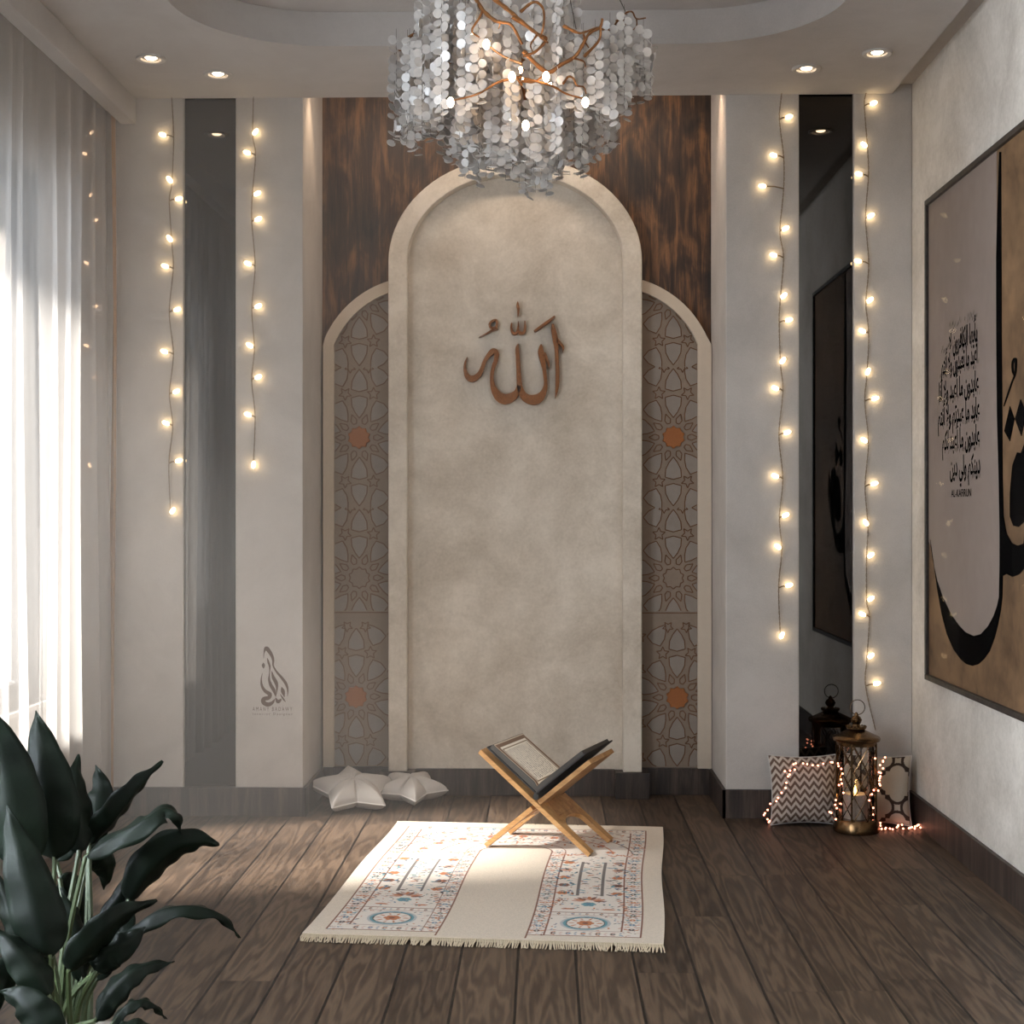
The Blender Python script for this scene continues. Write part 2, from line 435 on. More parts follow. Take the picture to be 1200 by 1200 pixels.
# piers (with a groove for each smoked mirror strip)
def xpx(u): return atY(u, 600, D).x
ML0, ML1, MR0, MR1 = xpx(215), xpx(276), xpx(936.5), xpx(1000.5)
mb = MB()
for (a, b) in ((XL, ML0), (ML1, NX0)): mb.box((a, D, 0), (b, 6.4, TOP))
mb.box((ML0, D + .03, 0), (ML1, 6.4, TOP))
struct(mb.build('wall_pier_left', M['paint'], smooth=False, bevel=.004), 'pale pier on the window side of the arch niche', 'wall')
mb = MB()
for (a, b) in ((NX1, MR0), (MR1, XR)): mb.box((a, D, 0), (b, 6.4, TOP))
mb.box((MR0, D + .03, 0), (MR1, 6.4, TOP))
struct(mb.build('wall_pier_right', M['paint'], smooth=False, bevel=.004), 'pale pier on the calligraphy side of the arch niche', 'wall')
mb = MB(); mb.box((NX0, NB, 0), (NX1, 6.3, TOP)); struct(mb.build('wall_niche', M['woodpanel'], smooth=False), 'dark burl timber panelling at the back of the niche', 'wall')
for nm, a, b, lb in (('wall_mirror', ML0, ML1, 'tall smoked mirror strip reflecting the window, in the pier beside the curtain'), ('wall_mirror', MR0, MR1, 'tall smoked mirror strip reflecting the framed calligraphy, behind the lantern')):
    mb = MB(); mb.box((a + .001, D + .018, .112), (b - .001, D + .029, TOP - .01))
    tag(mb.build(nm, M['mirror'], smooth=False, origin=((a + b) / 2, D + .024, .112)), lb, 'mirror', 'smoked mirror strips in the piers')

# baseboards
BH = .111
mb = MB()
mb.box((XL, D - .016, 0), (NX0 + .015, D, BH)); mb.box((NX0, D - .016, 0), (NX0 + .015, NB, BH))
mb.box((NX1 - .015, D - .016, 0), (XR, D, BH)); mb.box((NX1 - .015, D - .016, 0), (NX1, NB, BH))
mb.box((ML0, D, 0), (ML1, D + .03, BH)); mb.box((MR0, D, 0), (MR1, D + .03, BH))
mb.box((NX0, 6.085, 0), (-.60, NB, BH)); mb.box((.36, 6.085, 0), (NX1, NB, BH))
bl0, bl1, br0, br1 = AX - .555, AX - .415, AX + .415, AX + .555
mb.box((bl0, 5.985, 0), (bl1, NB, BH - .002)); mb.box((br0, 5.985, 0), (br1, NB, BH - .002)); mb.box((bl1, 6.05, 0), (br0, NB, BH))
struct(mb.build('baseboard_back', M['basewood'], smooth=False, bevel=.002), 'dark wood baseboard along the piers and niche', 'baseboard')
mb = MB(); mb.box((XR - .016, YR, 0), (XR, D - .016, BH)); struct(mb.build('baseboard_right', M['basewood'], smooth=False, bevel=.002), 'dark wood baseboard under the framed calligraphy', 'baseboard')
mb = MB(); mb.box((XL, YR, 0), (XL + .016, D - .016, BH)); struct(mb.build('baseboard_left', M['basewood'], smooth=False, bevel=.002), 'dark wood baseboard behind the curtain', 'baseboard')
mb = MB(); mb.box((-1.655, YR, 2.70), (-1.596, D, CZ)); mb.box((XL, YR, 2.765), (-1.655, D, CZ))
struct(mb.build('trim_1', M['ceil'], smooth=False, bevel=.002), 'boxed curtain pelmet below the ceiling', 'pelmet')

# windows
for i, (a, b) in enumerate(WINS):
    WZ0 = SILL[i]
    w = empty('window_%d' % (i + 1), (XL - .06, (a + b) / 2, WZ0))
    struct(w, ['dark framed window behind the curtain next to the arch wall', 'dark framed window reflected in the smoked mirror strip', 'dark framed window at the viewer end of the curtain wall'][i], 'window')
    x0, x1 = XL - .11, XL - .03; t = .045
    mb = MB()
    for (ya, yb, za, zb) in ((a, b, WZ0, WZ0 + t), (a, b, WZ1 - t, WZ1), (a, a + t, WZ0, WZ1), (b - t, b, WZ0, WZ1)): mb.box((x0, ya, za), (x1, yb, zb))
    mb.build('window_frame', M['dark_alu'], w, smooth=False, bevel=.003)
    mid = b - .16 if i == 1 else (a + b) / 2
    for (ya, yb) in ((a + t, mid), (mid, b - t)):
        mb = MB(); s = .03
        for (p, q, za, zb) in ((ya, yb, WZ0 + t, WZ0 + t + s), (ya, yb, WZ1 - t - s, WZ1 - t), (ya, ya + s, WZ0 + t + s, WZ1 - t - s), (yb - s, yb, WZ0 + t + s, WZ1 - t - s)): mb.box((x0 + .015, p, za), (x1 - .015, q, zb))
        so = mb.build('sash', M['dark_alu'], w, smooth=False)
        mb = MB(); mb.box((x0 + .037, ya + s, WZ0 + t + s), (x0 + .042, yb - s, WZ1 - t - s)); mb.build('pane', M['glass'], so, smooth=False)
    mb = MB(); mb.box((XL - .03, a - .03, WZ0 - .02), (XL + .03, b + .03, WZ0)); mb.build('window_sill', M['lampwhite'], w, smooth=False, bevel=.003)

# slab added outside only to keep the sun off the second window
mb = MB(); mb.box((-2.7, -.5, -.12), (-2.45, 3.62, 6.0)); struct(mb.build('exterior_wall', M['paint'], smooth=False), 'neighbouring wall outside the window', 'wall')
# curtain
def curtain(name, y0, y1, xc, amp, z0, z1, mat, seed, wl=.14):
    r = random.Random(seed); ys = []; xs = []; y = y0; ph = 0
    n = int((y1 - y0) / .0125); lam = wl
    for i in range(n + 1):
        ys.append(y0 + (y1 - y0) * i / n)
        xs.append(ph); lam += (wl - lam) * .02 + r.uniform(-.009, .009); lam = min(max(lam, wl * .5), wl * 1.8)
        ph += 2 * PI * ((y1 - y0) / n) / lam
    mb = MB(); vs = []; fs = []; K = 14
    for k in range(K + 1):
        f = k / K; z = z1 + (z0 - z1) * f
        for i in range(n + 1):
            p = xs[i]
            a = amp * (.55 + .45 * f) * (1 + .3 * sin(p * .37 + seed))
            x = xc + a * sin(p) + a * .3 * sin(2 * p + 1 + f) + .008 * sin(f * 4 + p * .21)
            vs.append((x, ys[i] + .006 * sin(f * 3 + p * .3), z))
    for k in range(K):
        for i in range(n):
            a = k * (n + 1) + i; fs.append((a, a + 1, a + n + 2, a + n + 1))
    mb.add(vs, fs)
    return mb.build(name, mat, ang=180, origin=(xc, (y0 + y1) / 2, z0))
tag(curtain('sheer_curtain', -1.8, 5.535, -1.686, .022, .012, 2.762, M['sheer'], 3), 'white sheer floor-length curtain hanging in folds under the pelmet', 'curtain')
tag(curtain('brown_drape', 5.555, 5.612, -1.672, .016, .012, 2.762, M['drape'], 5, .07), 'narrow brown drape showing past the edge of the sheer curtain', 'drape')

# ------------------------------------------------------------------ arches
def XZ(x, z, d): return (x, d, z)
def arch_pts(hw, z0, zs, rv, n=40):
    pts = [(AX - hw, z0)]
    for k in range(n + 1):
        a = PI - PI * k / n; pts.append((AX + hw * cos(a), zs + rv * sin(a)))
    pts.append((AX + hw, z0)); return pts
ar = empty('arch_panel', (AX, 6.06, .109), label='tall central round-headed plaster arch panel with raised border', cat='arch panel')
zs = 2.222; zb = .109
out_ = arch_pts(.525, zb, zs, .435); inn = arch_pts(.447, zb, zs, .363)
mb = MB(); mb.band(out_, inn, XZ, 6.0, 6.07); mb.build('arch_border', M['archplaster'], ar, bevel=.004)
mb = MB(); mb.prism(arch_pts(.525, zb, zs, .435), XZ, 6.068, NB - .002); mb.build('plaster_field', M['archplaster'], ar, smooth=False)

# side arches
def seg_clip(p, q, inside, n=10):
    """keep the pieces of segment pq that are inside"""
    res = []; cur = None; last = None
    for i in range(n + 1):
        t = i / n; s = (p[0] + (q[0] - p[0]) * t, p[1] + (q[1] - p[1]) * t)
        if inside(s):
            if cur is None: cur = s
            last = s
        elif cur is not None:
            if last != cur: res.append((cur, last))
            cur = None
    if cur is not None and last != cur: res.append((cur, last))
    return res
PXM = 6.11 / F                 # metres per photo pixel on the lattice plane
U = PXM / 7.5
def rot(p, a): return (p[0] * cos(a) - p[1] * sin(a), p[0] * sin(a) + p[1] * cos(a))
PETAL = [(0, 172), (38, 222), (66, 280), (71, 350), (0, 369), (-71, 350), (-66, 280), (-38, 222)]
KITE = [(0, 214), (27, 160), (14, 126), (-14, 126), (-27, 160)]
def star(c, r1, r2, n, ph=0): return [(c[0] + (r1 if k % 2 == 0 else r2) * sin(ph + PI * k / n), c[1] + (r1 if k % 2 == 0 else r2) * cos(ph + PI * k / n)) for k in range(2 * n)]
def rosette():
    el = []
    for k in range(10):
        a = 2 * PI * k / 10
        el.append(('fill', [rot(p, a) for p in PETAL]))
        el.append(('strap', [rot(p, a + PI / 10) for p in KITE]))
        c = rot((0, 406), a + PI / 10); el.append(('strap', star(c, 58, 27, 5, a)))
    el.append(('star', star((0, 0), 96, 78, 10))); return el
def lattice_elements(P=1234.5):
    el = [(k, p) for k, p in rosette()]
    base = [e for e in rosette() if e[0] == 'fill' or True]
    keep = []
    for k, p in base:
        if k == 'star': continue
        m = [(x, 774 - y) for x, y in p]; cy = sum(q[1] for q in m) / len(m)
        if 392 < cy < 617 and abs(sum(q[0] for q in m) / len(m)) < 420: keep.append((k, m))
    el2 = []
    for k, p in el:
        cy = sum(q[1] for q in p) / len(p)
        if abs(cy) < 412: el2.append((k, p))
    for k, m in keep:
        el2.append((k, m)); el2.append((k, [(x, -y) for x, y in m]))
    for sx in (-1, 1): el2.append(('strap', star((sx * 80, 617), 50, 24, 5, sx * .6)))
    return el2
LE = lattice_elements()
def side_arch(sgn, label, seed):
    X = lambda d: AX + sgn * d
    cx = X(.406) ; cz = 1.742; R, r = .433, .386
    jin, jout = .764, .8095 if sgn < 0 else .819
    jz = 1.885; jmax = .8095 if sgn < 0 else .8205
    root = empty('lattice_arch', (X(.64), 6.1, .111), label=label, cat='arch panel', group='side arches with lattice panels')
    a0 = math.acos(min(1, .4045 / R)); A1 = math.radians(108)
    o = []; i_ = []
    am = math.asin((jz - cz) / r)
    o.append((X(jmax), jz)); i_.append((cx + sgn * r * cos(am), jz))
    for k in range(1, 33):
        a = am + (A1 - am) * k / 32
        o.append((cx + sgn * min(R * cos(a), jmax - .406), cz + R * sin(a))); i_.append((cx + sgn * r * cos(a), cz + r * sin(a)))
        if R * cos(a) < .135: break
    mb = MB(); mb.band(o, i_, XZ, 6.085, NB - .001)
    xs = sorted((X(jin), X(jmax))); mb.box((xs[0], 6.085, .111), (xs[1], NB - .001, jz))
    mb.build('arch_border', M['trim'], root)
    inner = .527
    def inside(p):
        d = (p[0] - AX) * sgn
        if d < inner or d > jin or p[1] < .115: return False
        if p[1] > cz and (d - .406) ** 2 + (p[1] - cz) ** 2 > (r + .004) ** 2: return False
        return True
    poly = [(X(inner), .111), (X(jin), .111), (X(jin), jz)]
    for k in range(13):
        a = math.asin((jz - cz) / r) + (math.radians(70.5) - math.asin((jz - cz) / r)) * k / 12
        poly.append((X(.406) + sgn * r * cos(a), cz + r * sin(a)))
    poly.append((X(inner), poly[-1][1]))
    mb = MB(); mb.prism(poly, XZ, 6.108, NB - .001); mb.build('lattice_ground', M['lat_strap'], root, smooth=False)
    fill = MB(); line = MB(); cop = MB()
    zpx = lambda v: CH + (602 - v) * 6.11 / F
    def zone(cxd, zc, zlo, zhi):
        for kind, p in LE:
            q = [(X(cxd) + sgn * x * U, zc + y * U) for x, y in p]
            ins = lambda s: inside(s) and zlo < s[1] < zhi
            if kind == 'fill':
                # clip the petal by sampling
                cl = [s for s in q]
                ok = [ins(s) for s in cl]
                if all(ok): fill.prism(cl, XZ, 6.1065, 6.109)
                elif any(ok):
                    c2 = [(min(max((s[0] - AX) * sgn, inner + .002), jin - .001) * sgn + AX, min(max(s[1], zlo, .116), zhi)) for s in cl]
                    if all(inside(s) for s in c2): fill.prism(c2, XZ, 6.1065, 6.109)
            if kind == 'star' and (cxd, zc) in GOLD: continue
            for a, b in zip(q, q[1:] + q[:1]):
                for s, t in seg_clip(a, b, ins):
                    L = math.hypot(t[0] - s[0], t[1] - s[1])
                    if L < .002: continue
                    nx, nz = -(t[1] - s[1]) / L * .0021, (t[0] - s[0]) / L * .0021
                    line.add([XZ(s[0] + nx, s[1] + nz, 6.1045), XZ(s[0] - nx, s[1] - nz, 6.1045), XZ(t[0] - nx, t[1] - nz, 6.1045), XZ(t[0] + nx, t[1] + nz, 6.1045),
                              XZ(s[0] + nx, s[1] + nz, 6.109), XZ(s[0] - nx, s[1] - nz, 6.109), XZ(t[0] - nx, t[1] - nz, 6.109), XZ(t[0] + nx, t[1] + nz, 6.109)],
                             [(0, 1, 2, 3), (0, 4, 5, 1), (1, 5, 6, 2), (2, 6, 7, 3), (3, 7, 4, 0)])
    d1, d2 = .659 if sgn < 0 else .663, .672 if sgn < 0 else .679
    z1, z2, z3, zt = zpx(512.7), zpx(677.3), zpx(816.7), zpx(718)
    GOLD = {(d1, z1), (d2, z3)}
    h = 617 * U
    for zc in (zpx(348), z1, z2): zone(d1, zc, max(zc - h, zt + .006), zc + h)
    zone(d2, z3, .115, zt - .004)
    for a in ((inner, zt), ): line.box((min(X(inner), X(jin)), 6.1045, zt - .002), (max(X(inner), X(jin)), 6.109, zt + .002))
    fill.build('lattice_infill', M['lat_fill'], root, smooth=False); line.build('lattice_lines', M['lat_line'], root, smooth=False)
    for (d, z) in GOLD:
        s = MB(); s.prism([(X(d) + x * U * 1.02, z + y * U * 1.02) for x, y in star((0, 0), 100, 82, 10)], XZ, 6.092, 6.109)
        g = s.build('rosette', M['copper'], root, smooth=False, bevel=.002); g['label'] = 'copper glitter star rosette'
side_arch(-1, 'lattice side arch on the window side, above the star cushions', 1)
side_arch(1, 'lattice side arch on the calligraphy side of the central arch', 2)

# calligraphy on the arch
def cal(x, y, d): return tuple(atY(520 + x / 7.5, 330 + y / 7.5, 6.05)[i] if i != 1 else d for i in range(3))
root = empty('wall_calligraphy', (AX, 6.06, 1.62), label='gold-brown glitter Arabic calligraphy mounted on the central arch panel', cat='wall calligraphy')
STR = [
 [(208, 665, 4), (188, 720, 16), (190, 785, 30), (213, 838, 50), (255, 856, 56), (305, 825, 45), (337, 770, 36), (362, 700, 34), (397, 648, 40), (436, 614, 52), (464, 632, 44), (459, 690, 38), (441, 740, 34), (426, 800, 32), (424, 870, 36), (444, 950, 56), (484, 1010, 80), (540, 1034, 92), (600, 1015, 76), (645, 970, 50), (662, 915, 36)],
 [(655, 546, 4), (646, 590, 30), (652, 680, 36), (658, 780, 40), (663, 880, 46), (674, 950, 54), (700, 1002, 66), (745, 1033, 80), (800, 1040, 90), (850, 1013, 74), (884, 960, 48), (895, 890, 32), (886, 790, 34), (870, 700, 48), (855, 630, 54), (854, 580, 34), (856, 550, 6)],
 [(880, 630, 34), (903, 675, 26), (920, 720, 19), (928, 765, 3)],
 [(957, 373, 20), (965, 430, 42), (980, 505, 50), (990, 590, 36), (995, 700, 34), (1000, 800, 36), (998, 900, 34), (990, 970, 22), (978, 1026, 3)],
 [(992, 515, 34), (1027, 548, 26), (1050, 582, 18), (1043, 626, 3)],
 [(795, 440, 20), (850, 402, 26), (920, 352, 26), (977, 304, 12)],
 [(598, 362, 8), (594, 410, 20), (612, 455, 26), (640, 452, 22), (655, 405, 17), (656, 350, 6)],
 [(655, 425, 18), (672, 455, 26), (705, 447, 24), (716, 395, 19), (712, 346, 8)],
 [(650, 176, 6), (651, 215, 26), (656, 255, 20), (650, 314, 3)],
 [(474, 412, 22), (430, 428, 18), (370, 462, 11), (308, 492, 3)],
]
for s in STR:
    mb = MB(); stroke(mb, s, cal, 6.038, 6.0695); mb.build('letter_stroke', M['gold'], root, bevel=.0015)
mb = MB(); stroke(mb, [(462, 343, 20), (430, 348, 20), (404, 378, 20), (418, 408, 20), (455, 408, 22), (468, 375, 22)], cal, 6.038, 6.0695, closed=True); mb.build('letter_stroke', M['gold'], root)
# ------------------------------------------------------------------ painted logo on the pier
def wallpt(ox, oy, s):
    def f(x, y, d):
        p = atY(ox + x / s, oy + y / s, D); return (p.x, d, p.z)
    return f
def text_mesh(body, size, mat_, name, parent, M4, align='LEFT', bold=0.0, sx=1.0):
    c = bpy.data.curves.new(name, 'FONT'); c.body = body; c.size = size; c.align_x = align; c.offset = bold; c.resolution_u = 3
    t = bpy.data.objects.new(name, c); C.objects.link(t)
    bpy.context.view_layer.update()
    me = bpy.data.meshes.new_from_object(t); bpy.data.objects.remove(t); bpy.data.curves.remove(c)
    me.transform(Matrix.Diagonal((sx, 1, 1, 1))); me.transform(M4)
    me.materials.clear(); me.materials.append(mat_)
    return me
lg = wallpt(280, 740, 10)
p0 = atY(319, 800, D)
root = empty('wall_logo', (p0.x, D - .001, p0.z), label='small brown calligraphic logo with lettering on the pier beside the smoked mirror', cat='logo')
LOGO = [
 [(290, 312, 5), (295, 250, 13), (318, 196, 42), (350, 226, 46), (385, 282, 36), (402, 340, 27), (402, 400, 18), (440, 470, 22), (500, 540, 30), (550, 610, 32), (572, 680, 20), (570, 762, 4)],
 [(287, 364, 3), (287, 398, 38), (289, 436, 3)],
 [(333, 312, 8), (346, 360, 24), (361, 410, 22), (360, 480, 11), (354, 560, 24), (375, 630, 38), (410, 690, 38), (434, 765, 8)],
 [(384, 465, 8), (404, 540, 36), (436, 600, 42), (446, 660, 24), (438, 745, 4)],
 [(276, 486, 3), (262, 560, 14), (271, 640, 28), (310, 700, 38), (362, 735, 46), (348, 776, 46), (292, 792, 50), (290, 832, 50), (340, 856, 50), (390, 835, 36), (421, 792, 6)],
 [(428, 776, 10), (458, 822, 42), (497, 794, 18)],
 [(500, 650, 6), (515, 700, 46), (534, 770, 6)],
 [(484, 735, 6), (518, 788, 20), (548, 826, 4)],
]
mb = MB()
for s in LOGO: stroke(mb, s, lg, D - .0012, D - .0002, 6)
mb.build('emblem', M['logo'], root, smooth=False)
def facing_cam(p): return Matrix(((1, 0, 0, p.x), (0, 0, -1, p.y), (0, 1, 0, p.z), (0, 0, 0, 1)))
for body, x, y, h, w in (('A M A N Y   B A D A W Y', 296, 833.0, 4.6, 46.8), ('I n t e r i o r   D e s i g n e r', 296, 838.0, 2.9, 46.8)):
    p = atY(x, y, D); p.y = D - .0008
    me = text_mesh(body, h * D / F / .69, M['logo'], 'lettering', root, Matrix())
    xs = [v.co.x for v in me.vertices]; k = w * D / F / (max(xs) - min(xs))
    me.transform(Matrix.Diagonal((k, 1, 1, 1))); me.transform(facing_cam(p)); me.transform(wmat(root).inverted())
    o = bpy.data.objects.new('lettering', me); C.objects.link(o); o.parent = root

# ------------------------------------------------------------------ big framed calligraphy on the right wall
XF = XR - .028
def pic(u, v, d=0): 
    p = atX(u, v, XF + .012); return (p.y, p.z)
yl, zt_ = pic(1087, 235.5); _, zb_ = pic(1087, 796)
yn = yl - 1.62
root = empty('framed_calligraphy', (XR - .015, (yl + yn) / 2, zb_), label='large dark framed Arabic calligraphy print on the right limewashed wall', cat='picture')
t = .02
mb = MB()
x0, x1 = XF, XR - .001
for a, b in (((yn, zb_), (yl, zb_ + t)), ((yn, zt_ - t), (yl, zt_)), ((yn, zb_ + t), (yn + t, zt_ - t)), ((yl - t, zb_ + t), (yl, zt_ - t))):
    mb.box((x0, a[0], a[1]), (x1, b[0], b[1]))
mb.build('frame', M['framewood'], root, smooth=False, bevel=.002)
XI = XF + .012
mb = MB(); mb.box((XI, yn + t, zb_ + t), (x1, yl - t, zt_ - t)); mb.build('parchment_print', M['parch'], root, smooth=False)
def PT(y, z, d): return (d, y, z)
def px(L): return [pic(u, v) for u, v in L]
inner = [(1091.3, 640), (1093.5, 656), (1099, 681), (1105.8, 700), (1110, 709), (1115, 719), (1123.3, 731.5), (1131.7, 740.5), (1141.7, 745.3), (1150, 743), (1158.3, 734), (1165, 721.7), (1169, 710), (1171.3, 700)]
taupe = px(inner + [(1172.5, 600), (1170.5, 500), (1169, 400), (1168, 300)]) 
yy = taupe[-1][0]; ytop = zt_ - t
poly = taupe + [(yy - .001, ytop), (yl - t, ytop), (yl - t, pic(1091, 635)[1])]
mb = MB(); mb.prism(poly, PT, XI - .0012, XI + .0005); mb.build('taupe_field', M['taupe'], root, smooth=False)
outer = [(1090.7, 632), (1092.5, 645), (1095, 662), (1099, 692), (1104, 720), (1110, 743), (1118, 761.5), (1126.7, 773), (1133, 778.3), (1140, 780.3), (1146.7, 778.3), (1153.3, 772.5), (1160, 763.3), (1165.8, 748), (1170, 731.7), (1173.3, 715), (1175, 700), (1175.5, 675)]
lam = outer + [(1180, 672.5), (1187, 676), (1195, 673), (1200, 667)]
qright = [(pic(1200, 667)[0] - .10, pic(1200, 620)[1]), (pic(1200, 667)[0] - .20, pic(1200, 560)[1]), (pic(1200, 667)[0] - .16, pic(1200, 520)[1]), (pic(1200, 667)[0] - .05, pic(1200, 585)[1])]
back = [(1200, 637), (1193, 639.5), (1186, 636), (1180, 625), (1176.5, 605), (1175.3, 560), (1174.9, 487), (1174.2, 380), (1173.8, 250), (1173.5, 178), (1171.6, 178), (1169.6, 240), (1168, 300), (1168.2, 400), (1169, 487), (1171, 560), (1172, 620), (1172, 660), (1171.3, 700)]
mb = MB(); mb.prism(px(lam) + qright + px(back) + px(inner[::-1][1:]), PT, XI - .0022, XI); mb.build('calligraphy_stroke', M['black'], root, smooth=False)
# head of the letter, dots and vowel mark
p = pic(1200, 585)[0]
mb = MB(); mb.prism(px([(1192.5, 530), (1187, 545), (1184, 578), (1184, 605), (1188, 616), (1194, 617.5), (1200, 612)]) + [(p - .05, pic(1200, 600)[1]), (p - .12, pic(1200, 560)[1]), (p - .10, pic(1200, 520)[1]), (p - .03, pic(1200, 512)[1])] + px([(1197, 531)]), PT, XI - .0022, XI); mb.build('calligraphy_stroke', M['black'], root, smooth=False)
for dm in ([(1184, 476), (1189.3, 491), (1184, 517), (1177.4, 505)], [(1196.5, 468), (1203, 484), (1197.5, 511), (1190, 491)]):
    mb = MB(); mb.prism(px(dm), PT, XI - .0022, XI); mb.build('calligraphy_dot', M['black'], root, smooth=False)
mb = MB(); stroke(mb, [(1177, 476, .6), (1181.5, 462, 1.6), (1186, 449, 1.6), (1190.5, 436, 2), (1190.5, 421, 3), (1187.2, 425, 2.4), (1187.6, 436, 2.2), (1190, 440, 2)], lambda x, y, d: (d,) + pic(x, y), XI - .0022, XI); mb.build('vowel_mark', M['black'], root, smooth=False)
# verse text with joined letter forms
FORMS = {'ا': 'FE8D FE8E', 'أ': 'FE83 FE84', 'ب': 'FE8F FE90 FE91 FE92', 'ت': 'FE95 FE96 FE97 FE98', 'د': 'FEA9 FEAA', 'ر': 'FEAD FEAE', 'ع': 'FEC9 FECA FECB FECC',
 'ف': 'FED1 FED2 FED3 FED4', 'ك': 'FED9 FEDA FEDB FEDC', 'ل': 'FEDD FEDE FEDF FEE0', 'م': 'FEE1 FEE2 FEE3 FEE4', 'ن': 'FEE5 FEE6 FEE7 FEE8', 'ه': 'FEE9 FEEA FEEB FEEC', 'و': 'FEED FEEE', 'ي': 'FEF1 FEF2 FEF3 FEF4', 'L': 'FEFB FEFC', 'G': 'FEF7 FEF8'}
def shape(s):
    s = s.replace('لا', 'L').replace('لأ', 'G'); out = []
    for i, ch in enumerate(s):
        if ch not in FORMS: out.append(ch); continue
        f = FORMS[ch].split(); prev = s[i - 1] if i else ' '; nxt = s[i + 1] if i + 1 < len(s) else ' '
        jp = prev in FORMS and len(FORMS[prev].split()) == 4; jn = nxt in FORMS and len(f) == 4
        k = (3 if jp and jn else 1 if jp else 2 if jn else 0); out.append(chr(int(f[k], 16)))
    return ''.join(reversed(out))
LINES = [('يأيها الكافرون لا', 1146, 391, 1113), ('أعبد ما تعبدون ولا أنتم', 1147, 416, 1104), ('عابدون ما أعبد ولا أنا', 1148, 449, 1101), ('عابد ما عبدتم ولا أنتم', 1149, 480, 1100), ('عابدون ما أعبد لكم', 1149, 512, 1105), ('دينكم ولي دين', 1149.5, 546, 1114), ('AL-KAFIRUN', 1139, 577, 1115.5)]
for (s, ur, v, ul) in LINES:
    ar_ = not s.startswith('AL')
    yr_, zc = pic(ur, v); yl_, _ = pic(ul, v)
    me = text_mesh(shape(s) if ar_ else s, 1.0, M['black'], 'verse_text', root, Matrix(), bold=.022 if ar_ else 0.008)
    xs = [q.co.x for q in me.vertices]; w = max(xs) - min(xs)
    me.transform(Matrix.Translation((-min(xs), -.25 if ar_ else -.35, 0)))
    k = (yl_ - yr_) / w; kz = .092 if ar_ else .036
    me.transform(Matrix.Diagonal((k, kz, 1, 1)))
    if ar_:
        rm = random.Random(len(s) * 7); wv = yl_ - yr_; mk = MB()
        for q in range(int(wv / .011)):
            x = wv * (q + rm.uniform(.2, .8)) / int(wv / .011); up_ = rm.random() < .72; y = rm.uniform(.055, .075) if up_ else rm.uniform(-.034, -.026)
            a_ = rm.uniform(.006, .009); mk.add([(x - a_ * .4, y - .004, 0), (x - a_ * .4 + .0016, y - .007, 0), (x + a_ * .5, y + .006, 0), (x + a_ * .5 - .0014, y + .009, 0)], [(0, 1, 2, 3)])
        bm = bmesh.new(); bm.from_mesh(me); vv = [bm.verts.new(v) for v in mk.v]
        for f in mk.f: bm.faces.new([vv[i] for i in f])
        bm.to_mesh(me); bm.free()
    # local x -> -Y (reader's right), local y -> Z, facing -X
    me.transform(Matrix(((0, 0, -1, XI - .0025), (-1, 0, 0, yl_), (0, 1, 0, zc), (0, 0, 0, 1)))); me.transform(wmat(root).inverted())
    o = bpy.data.objects.new('verse_text' if ar_ else 'caption_text', me); C.objects.link(o); o.parent = root
mb = MB(); mb.box((XF + .004, yn + t, zb_ + t), (XF + .006, yl - t, zt_ - t)); mb.build('glazing', M['pglass'], root, smooth=False)

# ------------------------------------------------------------------ recessed downlights
def ringdisc(c, r):
    root = empty('ceiling_downlight', c)
    mb = MB(); mb.lathe([(r * .62, .012), (r * .62, 0), (r * .70, -.006), (r * .95, -.008), (r, -.004), (r, 0), (r, .012)], n=28)
    mb.build('ring', M['lampwhite'], root, world=False)
    mb = MB(); mb.lathe([(0.001, -.004), (r * .3, -.0035), (r * .42, .001), (r * .42, .01)], n=20); mb.build('lens', M['spot'], root, world=False)
    return root
DL = [(177, 68, 'recessed ceiling downlight beside the curtain pelmet'), (255.5, 86.5, 'recessed ceiling downlight above the window side mirror strip'),
      (945, 80, 'recessed ceiling downlight above the mirror strip behind the lantern'), (1028, 61.5, 'recessed ceiling downlight beside the right limewashed wall')]
first = None
for (u, v, lb) in DL:
    p = atZ(u, v, CZ)
    if first is None: o = first = ringdisc(p, .052)
    else:
        o = first.copy(); C.objects.link(o); o.location = p
        for ch in first.children:
            c = ch.copy(); C.objects.link(c); c.parent = o
    tag(o, lb, 'downlight', 'ceiling downlights')

# ------------------------------------------------------------------ string lights
STRG = [
 ('warm string light hanging on the pier between the curtain and the mirror strip', 201, 111, [(191, 158), (199, 211), (209, 233), (199, 280), (194, 312), (207, 363), (193, 412), (206, 459), (195, 496), (209, 540), (202, 599)], None),
 ('short warm string light hanging above the small brown logo', 297, 111, [(299, 155), (290, 179), (301, 227), (302, 257), (291, 309), (302, 359), (293, 405), (302, 442), (291, 486), (297, 545)], None),
 ('warm string light hanging between the arch niche and the mirror strip behind the lantern', 916, 109, [(924, 137), (907, 182), (894, 218), (920, 268), (907, 299), (918, 347), (924, 375), (917, 423), (909, 455), (922, 507), (909, 558), (920, 604), (912, 641), (924, 686), (916, 745)], None),
 ('warm string light hanging beside the right wall down to the lantern', 1015, 109, [(1023, 121), (1013, 170), (1007, 204), (1020, 253), (1006, 306), (1019, 352), (1011, 388), (1017, 436), (1025, 467), (1013, 516), (1024, 567), (1015, 613), (1020, 651), (1020, 702), (1011, 720), (1020, 769), (1027, 801)], (1026, 856)),
 ('warm string light half hidden behind the sheer curtain', 105, 125, [(108, 155), (99, 180), (107, 228), (112, 258), (101, 308), (112, 359), (101, 405), (110, 442), (105, 545)], None),
]
def bulbmesh():
    mb = MB(); mb.lathe([(.0015, -.002), (.0062, .002), (.0082, .009), (.0078, .018), (.005, .0255), (.001, .0275)], n=10); return mb
bm0 = None; sk0 = None
